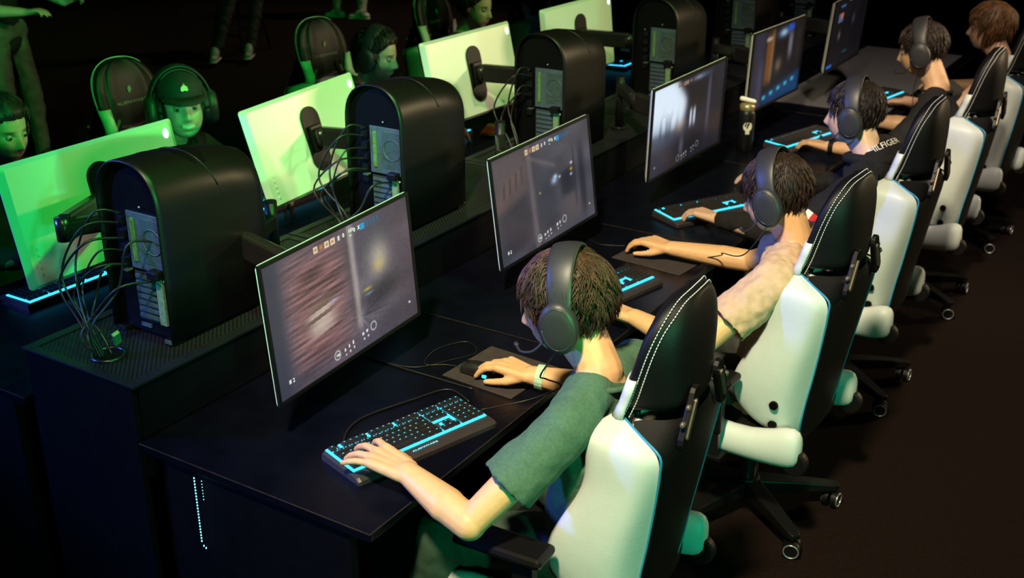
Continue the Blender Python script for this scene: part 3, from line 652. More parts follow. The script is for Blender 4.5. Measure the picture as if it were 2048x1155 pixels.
# bottle, wallet, phone
t = thing('drink_bottle', 'black drink bottle with a pale emblem and white lid, between third and fourth lit screens', 'bottle', (-.475, 3.60, DZ))
def lathe(prof, n=24): return MB().rings([[(r * math.cos(2 * math.pi * j / n), r * math.sin(2 * math.pi * j / n), z) for j in range(n)] for r, z in prof])
obj('bottle_body', lathe([(.036, 0), (.040, .004), (.043, .06), (.043, .19), (.038, .205), (.034, .21)]), M_blackplastic, t, True)
obj('lid', lathe([(.036, .207), (.038, .212), (.038, .235), (.030, .242)]), mat('brass_lid', (.45, .36, .2), .3, metal=.7, var=.2), t, True)
obj('spout', MB().capsule((-.03, 0, .262), (.034, .0, .255), .012, .010), mat('white_plastic', (.8, .8, .74), .4, var=.03), t, True)
em = MB()
for i in range(9):
    for j in range(9): pass
ew = [(0, .030), (.018, .026), (.024, .010), (.020, -.006), (.011, -.012), (.010, -.030), (-.010, -.030), (-.011, -.012), (-.020, -.006), (-.024, .010), (-.018, .026)]
em.prism(ew, .0, .0025, lambda a, b, c: (0.0435 * math.sin(a / .0435 + .58) + c * .4, -0.0435 * math.cos(a / .0435 + .58) - c, .125 + b))
obj('emblem', em, mat('pale_emblem', (.55, .58, .48), .6, var=.1), t)
wl = thing('wallet', 'brown leather wallet lying on the far desk beside the third white monitor back', 'wallet', (-1.74, 3.22, DZ), math.radians(20))
ML = mat('brown_leather', (.30, .09, .03), .5, var=.2, bump=.1)
obj('cover', MB().box((0, 0, .010), (.10, .20, .010)), ML, wl, bevel=.004); obj('flap', MB().box((0.003, 0, .019), (.098, .195, .006)), ML, wl, bevel=.003); obj('clasp', MB().box((.05, 0, .015), (.006, .03, .014)), M_metal, wl, bevel=.001)
dm = obj('desk_mat', MB().box((0, 0, .002), (.66, 1.95, .004)), mat('grey_desk_mat', (.10, .10, .11), .85, var=.1, vscale=200), None, bevel=.001); dm.location = (-.40, 5.66, DZ); tag(dm, 'large grey desk mat at the far end of the near row', 'desk mat')
# ------------------------------------------------------------------ gaming chairs (local: facing -X, origin on floor under seat)
BV = [0, .05, .14, .24, .34, .41, .475, .525, .550, .572, .62, .68, .745, .80, .840, .864, .875]
WB = [.135, .165, .172, .178, .188, .198, .208, .212, .190, .158, .160, .164, .164, .150, .120, .080, .03]
WO = [.180, .235, .258, .264, .256, .250, .250, .248, .230, .160, .163, .168, .168, .154, .124, .083, .03]
DF = [.09, .17, .265, .262, .215, .196, .205, .218, .212, .165, .148, .132, .115, .098, .076, .055, .035]
DC = [.06, .075, .09, .085, .075, .075, .078, .08, .09, .11, .12, .122, .112, .098, .075, .053, .033]
DP = [.012, .012, .012, .012, .012, .012, .012, .020, .075, .138, .120, .103, .085, .065, .045, .030, .018]
NB = len(BV)
def back_pt(u, v, d):
    # u lateral (+y), v up the back, d forward depth: reclined lower back, upright headrest
    x = float(np.interp(v, [-.2, 0, .154, .24, .40, .53, .63, .77, .83, .88], [.20, .235, .255, .27, .295, .312, .313, .314, .308, .294])) - d
    return (x, u, 0.432 + v)
def section(i):
    wb, wo, df, dc, dp = WB[i], WO[i], DF[i], DC[i], DP[i]
    wi = wo * .62; q = lambda f: dp + (df - dp) * f
    return [(0, -.004), (wb * .5, -.002), (wb * .85, .004 + .3 * max(0, dp - .012)), (wb, dp),
            (wb + (wo - wb) * .9, q(.16)), (wo, q(.40)), (wo * .99, q(.68)), (wo - .014, q(.93)), (wo - .040, df), (wi + .012, df - .012 - .25 * max(0, df - dc)), (wi, dc + .012), (wi * .55, dc), (0, dc)]
NS = 13
def strip(rows, c0, c1, sy):
    mb = MB(); rs = []
    for i in rows:
        s = section(i); rs.append([back_pt(sy * s[c][0], BV[i], s[c][1]) for c in range(c0, c1 + 1)])
    n = c1 - c0 + 1
    for r in rs: mb.v += r
    for i in range(len(rs) - 1):
        for j in range(n - 1):
            a = i * n + j; q = (a, a + 1, a + 1 + n, a + n); mb.f.append(q if sy < 0 else tuple(reversed(q)))
    return mb
def loop(rows):
    mb = MB(); rs = []
    for i in rows:
        s = section(i); half = [(p[0], p[1]) for p in s]
        full = half + [(-x, y) for x, y in reversed(half[1:-1])]
        rs.append([back_pt(x, BV[i], y) for x, y in full])
    return mb.rings(rs)
def slot_shape(sy, v0, v1, u0, u1, wdt, d, th):
    # slanted rounded bar/frame between (u0,v0) and (u1,v1) at depth d
    mb = MB(); p0 = Vector((u0 * sy, v0)); p1 = Vector((u1 * sy, v1)); t = (p1 - p0).normalized(); n = Vector((-t.y, t.x)); pts = []
    for c, a0 in ((p1, -90), (p0, 90)):
        for q in range(7):
            an = math.radians(a0 + q * 30); pts.append(c + (t * math.cos(an) + n * math.sin(an)) * wdt)
    return mb.prism([(p.x, p.y) for p in pts], d, d + th, lambda u, v, dd: back_pt(u, v, dd))
def chair(label):
    t = thing('gaming_chair', label, 'chair', (0, 0, 0), 0, 'white and black gaming chairs')
    low = range(0, 10); high = range(9, NB)
    bp = MB(); rs = []
    for i in low:
        s = section(i)[:4]; full = [(-x, y) for x, y in reversed(s[1:])] + s; rs.append([back_pt(x, BV[i], y) for x, y in full])
    n = len(rs[0])
    for r in rs: bp.v += r
    for i in range(len(rs) - 1):
        for j in range(n - 1): a = i * n + j; bp.f.append((a, a + 1, a + 1 + n, a + n))
    obj('back_panel', bp, M_black, t, True, sub=1)
    for sy in (-1, 1):
        o = obj('side_wing', strip(range(0, 10), 3, 10, sy), M_white, t, True, sub=2)
        pp = [Vector(back_pt(sy * (section(i)[3][0] + .001), BV[i], section(i)[3][1] - .001)) for i in low]
        obj('piping', MB().tube(smooth_path(pp, 4), .0032, 6), M_piping, o, True)
    fp = MB(); rs = []
    for i in low:
        s = section(i)[10:]; full = s + [(-x, y) for x, y in reversed(s[:-1])]; rs.append([back_pt(x, BV[i], y) for x, y in full])
    n = len(rs[0])
    for r in rs: fp.v += r
    for i in range(len(rs) - 1):
        for j in range(n - 1): a = i * n + j; fp.f.append((a, a + 1, a + 1 + n, a + n))
    obj('front_panel', fp, M_white, t, True, sub=1)
    hd = obj('headrest', loop(high), M_black, t, True, sub=2)
    # white neck trim on both sides of the headrest
    for sy in (-1, 1):
        nt = MB(); rs = []
        for i, (c0, c1) in zip((8.9, 9.5, 10.2, 11.0), ((3.5, 9.6), (3.4, 9.3), (3.4, 8.8), (3.5, 8.2))):
            s = [tuple((1 - i % 1) * a + (i % 1) * b for a, b in zip(p, q)) for p, q in zip(section(int(i)), section(min(int(i) + 1, NB - 1)))]; f = lambda c: (np.interp(c, range(NS), [p[0] for p in s]) + .003, np.interp(c, range(NS), [p[1] for p in s]) + (.004 if c > 7.5 else 0))
            rs.append([back_pt(sy * f(c)[0], float(np.interp(i, range(len(BV)), BV)), f(c)[1]) for c in np.linspace(c0, c1, 7)])
        n = 7
        for r in rs: nt.v += r
        for i in range(3):
            for j in range(6): a = i * n + j; q = (a, a + 1, a + 1 + n, a + n); nt.f.append(q if sy < 0 else tuple(reversed(q)))
        obj('neck_trim', nt, M_white, t, True, solid=.004)
    # double stitching around the back edge of the headrest
    st = MB()
    for off_u, off_d in ((.0, .0), (-.013, 0)):
        path = []
        for sy in (-1, 1):
            seq = list(range(9, NB)) if sy < 0 else list(range(NB - 1, 8, -1))
            for i in seq: s = section(i)[3]; path.append(Vector(back_pt(sy * max(0.004, s[0] + .0015 + off_u * .35), BV[i] + (.002 + off_u * .4 if i > 13 else 0), s[1] + off_u * 1.0)))
        sp = smooth_path(path, 6); acc = 0
        # resample to dashes
        d = [0]
        for a, b in zip(sp, sp[1:]): d.append(d[-1] + (b - a).length)
        x = 0
        while x + .006 < d[-1]:
            def at(q):
                k_ = max(0, min(len(sp) - 2, int(np.searchsorted(d, q)) - 1)); f = (q - d[k_]) / max(1e-6, d[k_ + 1] - d[k_]); return sp[k_].lerp(sp[k_ + 1], f)
            st.tube([at(x), at(x + .0055)], .0013, 4); x += .0085
    tag(obj('stitching', st, M_stitch, hd), 'white double stitching', kind='stuff')
    # harness slots, front and back
    for sy in (-1, 1):
        for d, th in ((-.014, .014), (.118, .012)):
            fr = obj('slot_frame', slot_shape(sy, .535, .635, .135, .080, .024, d, th), M_blackplastic, t, bevel=.002)
            obj('slot_bar', slot_shape(sy, .545, .620, .130, .088, .0075, d - (.004 if d < 0 else -.009), .008), M_slot, fr)
        for v, u in ((.615, .118), (.585, .150)):
            obj('slot_bolt', MB().ellipsoid(back_pt(sy * u, v, -.008), (.007, .009, .009), nu=10, nv=6), M_slot, t, True)
    # front lettering and emblem
    tm = text_mesh('ALIENWARE', .026)
    lt = place('headrest_lettering', tm, mat('grey_embroidery', (.16, .17, .16), .6, var=.1), hd)
    a = math.radians(3.5); p = Vector(back_pt(0, .690, .1245)); lt.location = p
    lt.rotation_euler = Matrix(((0, -math.sin(a) * -1, -math.cos(a)), (-1, 0, 0), (0, math.cos(a), math.sin(a)))).to_euler(); lt.scale = (1.15, .75, 1)
    hm = MB(); ho = []
    for k_ in range(14): an = 2 * math.pi * k_ / 14; ho.append((.010 * math.cos(an) * (1 if math.sin(an) > -.3 else .75), .016 * math.sin(an)))
    obj('headrest_emblem', hm.prism(ho, .108, .1165, lambda u, v, d: back_pt(u, .745 + v, d)), mat('grey_embroidery', (.16, .17, .16), .6), hd)
    # two black caps low on each wing
    for sy in (-1, 1):
        for v, d in ((.150, .085), (.070, .080)):
            w_ = np.interp(v, BV, WO); c = Vector(back_pt(sy * (w_ + .0015), v, d))
            obj('wing_cap', MB().cyl(c - Vector((0, sy * .006, 0)), c + Vector((0, sy * .003, 0)), .0145, n=16), M_tower, t)
    # seat
    rs = []
    for x, hw_, zt, zb in ((-.255, .20, .455, .40), (-.245, .225, .470, .375), (-.18, .24, .478, .37), (-.05, .245, .468, .37), (.10, .245, .462, .37), (.20, .235, .462, .375), (.235, .215, .455, .39)):
        rs.append([(x, -hw_, zb + .01), (x, -hw_, zt - .015), (x, -hw_ + .02, zt), (x, -hw_ * .4, zt - .004), (x, hw_ * .4, zt - .004), (x, hw_ - .02, zt), (x, hw_, zt - .015), (x, hw_, zb + .01), (x, hw_ * .5, zb), (x, -hw_ * .5, zb)])
    obj('seat', MB().rings(rs), M_black, t, True, sub=1)
    for sy in (-1, 1):
        rs = []
        for x, z0, z1, w_ in ((-.275, .385, .455, .022), (-.25, .372, .480, .034), (-.15, .365, .490, .040), (-.02, .362, .474, .042), (.10, .362, .470, .044), (.19, .365, .505, .045), (.245, .372, .525, .042), (.275, .392, .500, .028)):
            yc = sy * .252; rs.append([(x, yc + sy * w_ * math.cos(q) if True else 0, (z0 + z1) / 2 + (z1 - z0) / 2 * math.sin(q)) for q in [2 * math.pi * j / 14 for j in range(14)]])
        b = MB().rings(rs); obj('seat_bolster', b, M_white, t, True, sub=1)
        hb = Vector((.255, sy * .252, .40)); obj('recline_hub', MB().cyl(hb - Vector((0, .016, 0)), hb + Vector((0, .016, 0)), .045, n=26), M_black, t, bevel=.006)
        # armrest
        ar = obj('armrest', MB().box((-.06, sy * .325, .665), (.25, .095, .028)), M_blackplastic, t, bevel=.013)
        obj('armrest_post', MB().box((.0, sy * .325, .56), (.06, .032, .19)), M_blackplastic, t, bevel=.006)
        obj('armrest_bracket', MB().box((.0, sy * .255, .372), (.07, .17, .016)), M_blackplastic, t, bevel=.004)
        obj('armrest_foot', MB().box((.0, sy * .325, .42), (.045, .024, .11)), M_metal, t, bevel=.004)
    obj('seat_plate', MB().box((0, 0, .358), (.26, .24, .03)), M_metal, t, bevel=.006)
    obj('lift_lever', MB().tube([(.0, -.1, .35), (.0, -.27, .35), (.02, -.32, .355)], .006, 8), M_metal, t, True)
    obj('gas_lift', MB().tube([(0, 0, .10), (0, 0, .22), (0, 0, .221), (0, 0, .35)], [.03, .03, .02, .02], 18), M_metal, t)
    obj('base_hub', MB().cyl((0, 0, .075), (0, 0, .135), .055, .045, 20), M_blackplastic, t, bevel=.006)
    wheel = MB()
    for sy in (-1, 1): wheel.cyl((0, sy * .006, .032), (0, sy * .026, .032), .031, n=20)
    wheel = wheel.mesh('caster')
    ring = MB(); 
    for sy in (-1, 1): ring.torus((0, sy * .027, .032), .025, .0026, axis='y', n=24, m=6)
    ring = ring.mesh('ring')
    for k_ in range(5):
        an = math.radians(36 + 72 * k_); dx, dy = math.cos(an), math.sin(an); rot = Matrix.Rotation(an, 3, 'Z')
        lg = MB().rings([[rot @ Vector((r, s * w_, z)) for s, z in ((-1, z0), (1, z0), (1, z1), (-1, z1))] for r, w_, z0, z1 in ((.03, .034, .075, .128), (.20, .026, .072, .112), (.315, .022, .070, .098), (.335, .016, .074, .094))])
        obj('base_leg', lg, M_blackplastic, t, bevel=.005)
        c = place('caster', wheel, M_blackplastic, t); c.location = (dx * .315, dy * .315, 0); c.rotation_euler = (0, 0, an + .9)
        r_ = place('caster_ring', ring, M_chrome, c, True)
        obj('caster_stem', MB().cyl((dx * .315, dy * .315, .05), (dx * .315, dy * .315, .078), .010, n=10), M_metal, t)
    return t
CH = [((.275, .555), 3, 'nearest white and black gaming chair, behind the player in the green shirt'),
      ((.345, 1.675), -3, 'second gaming chair in the near row, behind the player in the beige shirt'),
      ((.315, 2.80), 0, 'third gaming chair in the near row, behind the player in the black hoodie'),
      ((.32, 3.95), 2, 'fourth gaming chair in the near row, behind the player in the black tee'),
      ((.33, 5.04), -4, 'farthest gaming chair of the near row, at the right edge of the picture')]
c0 = chair(CH[0][2]); c0.location = (*CH[0][0], 0); c0.rotation_euler = (0, 0, math.radians(CH[0][1]))
for (p, r, lab) in CH[1:]: dup(c0, (*p, 0), math.radians(r), lab)
CB = [((-2.46, .80), 180, 'gaming chair at the far left edge, behind the dark haired player in profile'),
      ((-2.43, 1.61), 178, 'gaming chair facing the camera behind the player in the cap'),
      ((-2.38, 2.86), 174, 'gaming chair facing the camera behind the bearded player'),
      ((-2.48, 4.03), 176, 'gaming chair facing the camera beside the far dark haired player looking right'),
      ((-2.44, 5.15), 178, 'gaming chair at the top edge of the picture, white side turned to the camera')]
for (p, r, lab) in CB: dup(c0, (*p, 0), math.radians(r), lab)
# ------------------------------------------------------------------ people
def frame(fwd, up):
    f = Vector(fwd).normalized(); u = Vector(up); r = f.cross(u).normalized(); u = r.cross(f).normalized()
    return Matrix((r, f, u)).transposed()      # columns: right, forward, up
def head_points(nu=72, nv=60, smile=0.0, hw=1.0):
    th = np.linspace(0.004, math.pi - 0.004, nv + 1)[:, None]; ph = np.linspace(0, 2 * math.pi, nu, endpoint=False)[None, :]
    d = np.stack([np.sin(th) * np.cos(ph), np.sin(th) * np.sin(ph), -np.cos(th) * np.ones_like(ph)], -1)
    def ray_ell(c, r):
        c = np.array(c); r = np.array(r); A = ((d / r) ** 2).sum(-1); B = -2 * (d * c / r ** 2).sum(-1); Cc = ((c / r) ** 2).sum() - 1
        return (-B + np.sqrt(np.maximum(B * B - 4 * A * Cc, 0))) / (2 * A)
    r1 = ray_ell((0, -.014, .032), (.078, .100, .086)); r2 = ray_ell((0, .032, -.040), (.060, .060, .078)); r3 = ray_ell((0, .012, -.03), (.064, .07, .07))
    k = 90.0; rr = np.log(np.exp(k * r1) + np.exp(k * r2) + np.exp(k * r3)) / k - .004
    p = d * rr[..., None]; x, y, z = p[..., 0], p[..., 1], p[..., 2]
    fr = 1 / (1 + np.exp(-(y - .03) / .008)); ax = np.abs(x); g = lambda a, s: np.exp(-(a / s) ** 2)
    dy = np.zeros_like(x)
    nz = np.interp(z, [-.052, -.045, -.036, -.026, .0, .012, .02], [0, .35, 1, .92, .38, .2, 0]); wz = np.interp(z, [-.045, -.02, .01], [.0135, .0105, .008])
    dy += .027 * nz * np.exp(-(x / wz) ** 2) + .006 * g(ax - .012, .007) * g(z + .039, .008)
    dy += .006 * g(ax - .026, .022) * g(z - .019, .008); dy -= .011 * g(ax - .031, .015) * g(z - .001, .011)
    dy += .007 * g(x, .022) * (g(z + .061, .0055) + 1.05 * g(z + .073, .006)) - .004 * g(x, .024) * g(z + .067, .0022)
    dy += .008 * g(x, .020) * g(z + .100, .014) - .004 * g(x, .03) * g(z + .085, .006); dy += .004 * g(ax - .043, .016) * g(z + .026, .02) * (1 + smile)
    p[..., 1] += dy * fr; p[..., 0] *= hw
    return p
HEADC = {}
def add_head(mb, c, R, s=1.0, smile=0.0, hw=1.0):
    p = head_points(smile=smile, hw=hw) * s; c = Vector(c)
    rs = [[c + R @ Vector(q) for q in ring] for ring in p]; mb.rings(rs)
    for sx in (-1, 1):
        mb.ellipsoid(c + R @ Vector((sx * .0785 * s * hw, -.010 * s, -.008 * s)), (.007 * s, .017 * s, .030 * s), R @ Matrix.Rotation(sx * .25, 3, 'Z'), 12, 10)
def hand(mb, W, d, n, tv, s=1.0, curls=(.35, .35, .4, .45), spread=.10, thumb=(.7, .7, -.35), lift=0.0, r=1.0):
    W = Vector(W); d = Vector(d).normalized(); n = Vector(n); n = (n - d * n.dot(d)).normalized(); t = Vector(tv); t = (t - d * t.dot(d) - n * t.dot(n)).normalized()
    lat = [.030, .010, -.010, -.028]; klen = [.092, .096, .090, .080]; fl = [.078, .088, .082, .064]
    for i in range(4):
        b = W + d * .004 * s + t * (lat[i] * .55 * s); kn = W + d * (klen[i] * s) + t * (lat[i] * s) + n * (.006 * s)
        mb.capsule(b, kn, .0160 * s * r, .0118 * s * r)
        ang = -lift; dirv = (d + t * (spread * (1.2 - i * .8))).normalized(); p = kn; rad = [.0102, .0094, .0086, .0074]
        for j, fr in enumerate((.45, .31, .24)):
            ang += curls[i] * (1.0, 1.25, .8)[j]
            q = p + (dirv * math.cos(ang) - n * math.sin(ang)) * (fl[i] * fr * s)
            k_ = (1.0 if i < 3 else .88) * s * r; mb.capsule(p, q, rad[j] * k_, rad[j + 1] * k_, n=12); p = q
    mb.capsule(W + d * .02 * s - n * .006 * s, W + d * .065 * s - n * .006 * s, .019 * s, .017 * s, axis=t, k=1.35)
    b = W + d * (.020 * s) + t * (.018 * s) - n * (.006 * s); td = (d * thumb[0] + t * thumb[1] + n * thumb[2]).normalized()
    q = b + td * .042 * s; mb.capsule(b, q, .0150 * s, .0120 * s)
    td2 = (td + d * .55 - t * .1).normalized(); q2 = q + td2 * .034 * s; mb.capsule(q, q2, .0112 * s, .0098 * s)
    q3 = q2 + (td2 + d * .25).normalized() * .026 * s; mb.capsule(q2, q3, .0098 * s, .0080 * s)
def paint(me, fn):
    co = np.empty(len(me.vertices) * 3, np.float32); me.vertices.foreach_get('co', co); co = co.reshape(-1, 3)
    col = np.ones((len(co), 4), np.float32); col[:, :3] = fn(co)
    at = me.color_attributes.new('tone', 'FLOAT_COLOR', 'POINT'); at.data.foreach_set('color', col.ravel())
def wrinkle(me, amp, sc, seed=0.0):
    n = len(me.vertices); co = np.empty(n * 3, np.float32); no = np.empty(n * 3, np.float32)
    me.vertices.foreach_get('co', co); me.vertex_normals.foreach_get('vector', no); co = co.reshape(-1, 3); no = no.reshape(-1, 3)
    off = np.array([mnoise.noise((x * sc + seed, y * sc + 2 * seed, z * sc)) + .5 * mnoise.noise((x * sc * 2.3 + seed, y * sc * 2.3, z * sc * 2.3)) for x, y, z in co.tolist()], np.float32)
    co += no * (amp * off)[:, None]; me.vertices.foreach_set('co', co.ravel()); me.update()
def hair_mesh(c, R, s, line, thick=.012, clumps=900, length=.05, lift=.35, seed=1, down=.8, back=-.115, width=.0028, curl=.3, hw=1.0, sweep=False):
    """line(az) -> lowest z (head units, metres) hair reaches at azimuth az (0=front, pi=back)"""
    rn = random.Random(seed); P = head_points(48, 40, hw=hw); mb = MB(); c = Vector(c)
    T = lambda q: c + R @ (Vector(q) * s)
    ctr = np.array((0, -.012, .02))
    nv, nu = P.shape[0], P.shape[1]; idx = -np.ones((nv, nu), int); vs = []
    def ok(q): return q[2] > line(abs(math.atan2(q[0], q[1])))
    for i in range(nv):
        for j in range(nu):
            q = P[i, j]; dd = q - ctr; L = np.linalg.norm(dd); k_ = ok(q)
            th = thick * min(1, max(0.0, (q[2] - line(abs(math.atan2(q[0], q[1])))) / .02)) if k_ else 0
            nz = .35 * mnoise.noise(Vector(q) * 38 + Vector((seed, 0, 0)))
            vs.append(T(q + dd / L * (th * (1 + nz) + (.002 if k_ else -.004)))); idx[i, j] = i * nu + j
    fs = []
    for i in range(nv - 1):
        for j in range(nu):
            q = [(i, j), (i, (j + 1) % nu), (i + 1, (j + 1) % nu), (i + 1, j)]
            if sum(ok(P[a]) for a in q) >= 3: fs.append(tuple(int(idx[a]) for a in q))
    mb.add(vs, fs)
    cnt = 0; tries = 0
    while cnt < clumps and tries < clumps * 20:
        tries += 1
        i = rn.randrange(3, nv); j = rn.randrange(nu); q = P[i, j]
        if rn.random() > math.sin(math.pi * i / nv) + .08 or not ok(q): continue
        cnt += 1
        dd = Vector(q - ctr).normalized(); p = Vector(q) + dd * thick * .7
        whorl = Vector((.01, -.06, .115)); flow = (p - whorl); flow -= dd * flow.dot(dd)
        if flow.length < 1e-4: flow = Vector((1, 0, 0))
        if sweep and q[1] > .0 and q[2] > .03: flow = Vector((q[0] * 4, -.25, 1.0)); flow -= dd * flow.dot(dd)
        flow = flow.normalized(); sd = dd.cross(flow)
        cn = mnoise.noise(p * 22 + Vector((seed * 3, 0, 0))); flow = (flow + sd * (curl * 2.2 * cn + .25 * (rn.random() - .5))).normalized()
        L = length * (.6 + .6 * rn.random()) * (.45 if (q[1] > .05 and q[2] < .095) else 1); pts = []; seg = 5; wv = rn.random() * 6
        for k_ in range(seg + 1):
            t = k_ / seg
            off = flow * (L * t) + dd * (lift * L * math.sin(t * 2.4) * .5 + .002) + sd * (curl * .25 * L * math.sin(wv + t * 4)) + Vector((0, 0, -1)) * (down * L * t * t * .35)
            w_ = p + off
            rel = Vector(w_) - Vector(ctr); lim = .070 + .02 * abs(rel.normalized().z)
            if rel.length < lim: w_ = Vector(ctr) + rel.normalized() * lim
            pts.append(T(w_))
        wd = width * s * (.6 + .8 * rn.random())
        mb.tube(pts, [wd * a for a in (.5, 1, .95, .8, .5, .1)], 3)
    return mb
SK = np.array
def person(label, J, skin=(.60, .40, .29), voxel=.004, scale=1.0, face=None, top=None, hairf=None, haircol=(.03, .017, .010), sleeves=None, trousers=(.02, .02, .025),
           shoes=(.02, .02, .02), hands=None, smile=0.0, beard=None, collar=None, shirt_seed=1.0,  base=None, brow=(.03, .02, .015), lips=(.46, .20, .17), hw=1.0, shirt_r=1.0, arms=True, teeth=False, wrist_k=1.0, headR=None):
    N = Vector(J['neck']); H = Vector(J['head']); fw = Vector(J['face']); up = Vector(J.get('headup', (0, 0, 1))); R = frame(fw, up); hs = 1.0 * J.get('hs', 1.05)
    b0 = base or (J['hip'][0], J['hip'][1], 0)
    root = thing('person', label, 'person', b0); B0 = Vector(b0)
    rel = lambda p: Vector(p) - B0
    Ls, Rs, Hp, Ch = Vector(J['ls']), Vector(J['rs']), Vector(J['hip']), Vector(J['chest'])
    lat = (Rs - Ls).normalized(); lat0 = lat
    body = MB(); add_head(body, rel(H), R, hs, smile, hw)
    nb = rel(H) + R @ Vector((0, -.028, -.062)) * hs
    body.capsule(nb, rel(N), .054 * scale, .060 * scale); body.capsule(rel(H) + R @ Vector((0, .012, -.075)) * hs, rel(N), .040 * scale, .05 * scale)
    for q in (Ls, Rs): body.capsule(rel(N) + Vector((0, 0, -.015)), rel(q), .050 * scale, .046 * scale)
    body.capsule(rel(Ch), rel(N) + Vector((0, 0, -.05)), .095 * scale, .070 * scale, axis=lat, k=1.5)
    body.capsule(rel(Hp), rel(Ch), .09 * scale, .095 * scale, axis=lat, k=1.5)
    sides = [('l', Ls), ('r', Rs)]
    for k_, sh in sides:
        if k_ + 'e' not in J: continue
        E_, W_ = Vector(J[k_ + 'e']), Vector(J[k_ + 'w'])
        body.capsule(rel(sh), rel(E_), .050 * scale, .039 * scale)
        mid = E_.lerp(W_, .35)
        body.capsule(rel(E_), rel(mid), .042 * scale, .044 * scale); d_ = (W_ - E_).normalized(); hk = (hands or {}).get(k_)
        nrm = Vector(hk['n']) if hk else Vector((0, 0, 1)); sid = d_.cross(nrm).normalized()
        body.capsule(rel(mid), rel(W_), .042 * scale, .0275 * scale * wrist_k, axis=sid, k=1.15)
        if hk: hand(body, rel(W_), **hk)
    me = remesh(body, voxel, 5, .5)
    hc = rel(H); Ri = np.array(R.transposed())
    def fn(co):
        q = ((co - np.array(hc)) @ Ri.T) / hs; x, y, z = q[:, 0] / hw, q[:, 1], q[:, 2]; col = np.tile(np.array(skin), (len(co), 1))
        g = lambda a, s: np.exp(-(a / s) ** 2); fr = (y > .03) & (np.abs(z) < .14)
        ax = np.abs(x)
        def mixm(m, c_): m = np.clip(m * fr, 0, 1)[:, None]; return col * (1 - m) + np.array(c_) * m
        col = mixm(.35 * g(ax - .045, .02) * g(z + .03, .02), np.array(skin) * (1.05, .8, .75))
        zl = -.067 + smile * .25 * ax
        col = mixm(g(x, .024 + .006 * smile) ** .5 * g(z - zl, .0085 + .003 * smile) * 1.2, lips)
        if teeth: col = mixm(1.3 * (ax < .022) * g(z - zl, .0055), (.85, .82, .76))
        col = mixm(1.2 * g(ax - .031, .018) * g(z - .0205 + (ax - .031) * .12, .0045), brow)
        col = mixm(1.1 * g(ax - .031, .015) * g(z - .0085, .0035), np.array(brow) * .6); col = mixm(.5 * g(ax - .031, .016) * g(z + .009, .004), np.array(skin) * .45)
        if beard is not None:
            m = np.clip((-.028 - z) / .02, 0, 1) * np.clip((ax - .016) / .02 + g(x, .03) * ((z < -.082) | ((z > -.060) & (z < -.047))) * 1.5, 0, 1) * np.clip((y + .03) / .02, 0, 1); col = col * (1 - .8 * m[:, None]) + np.array(beard) * .8 * m[:, None]
        return col
    paint(me, fn); bo = place('body', me, M_skin, root, True)
    for sx in (-1, 1):
        e = hc + R @ Vector((sx * .031 * hw, .0700, .0)) * hs
        eo = obj('eye', MB().ellipsoid(e, (.0125 * hs,) * 3, None, 14, 10), M_eye, root, True)
        obj('iris', MB().ellipsoid(e + R @ Vector((0, .0088, -.001)) * hs, (.0074 * hs, .0048 * hs, .0070 * hs), R, 10, 8), M_iris, eo, True)
    if hairf:
        hm = mat('hair_%.3f_%.3f' % haircol[:2], haircol, .55, var=.45, vscale=60, spec=.5)
        obj('hair', hair_mesh(hc, R, hs, **hairf), hm, root, True)
    if top:
        sb = MB(); sr = shirt_r * scale; st = top.get('hem', .58)
        sb.capsule(rel(Hp) + Vector((0, 0, -.06)), rel(Ch), .104 * sr, .110 * sr, axis=lat, k=1.55)
        sb.capsule(rel(Ch), rel(N) + (Hp - N).normalized() * .070, .110 * sr, .080 * sr, axis=lat, k=1.60)
        for k_, sh in sides:
            sb.capsule(rel(N) + (rel(sh) - rel(N)) * .30 + Vector((0, 0, -.022)), rel(sh), .060 * sr, .062 * sr)
            if k_ + 'e' in J:
                E_, W_ = Vector(J[k_ + 'e']), Vector(J[k_ + 'w'])
                if st > 1:   # long sleeve
                    sb.capsule(rel(sh), rel(E_), .062 * sr, .054 * sr); sb.capsule(rel(E_), rel(E_.lerp(W_, st - 1)), .055 * sr, .036 * sr)
                else:
                    p0, p1 = rel(sh), rel(sh.lerp(E_, st)); tt = (p1 - p0).normalized(); a_ = tt.cross(Vector((0, 0, 1))).normalized(); b_ = tt.cross(a_); L = (p1 - p0).length; rs = []
                    for h_, r_ in ((-.055, .02), (-.03, .048), (0, .062), (L * .5, .064), (L - .004, .070), (L, .069), (L - .006, .060), (L * .75, .05), (L * .55, .01)):
                        rs.append([p0 + tt * h_ + (a_ * math.cos(2 * math.pi * j / 16) + b_ * math.sin(2 * math.pi * j / 16)) * (r_ * sr) for j in range(16)])
                    sb.rings(rs)
        sm_ = remesh(sb, top.get('voxel', .006), top.get('smooth', 7), .5); wrinkle(sm_, top.get('wr', .006), top.get('ws', 13), shirt_seed)
        so = place(top['name'], sm_, top['mat'], root, True)
        if collar is not None:
            ax_ = (rel(H) + R @ Vector((0, -.03, -.07)) * hs - rel(N)).normalized(); ax_ = (ax_ + Vector((0, 0, .8)) - fw.normalized() * .35).normalized(); q = ax_.to_track_quat('Z', 'Y').to_matrix()
            obj('collar', MB().torus(rel(N) + ax_ * collar.get('up', .0) + Vector(collar.get('off', (0, 0, 0))), collar.get('R', .078) * scale, collar.get('r', .011), rot=q, n=36, m=8, ell=(1.0, 1.12)), top['mat'], so, True)
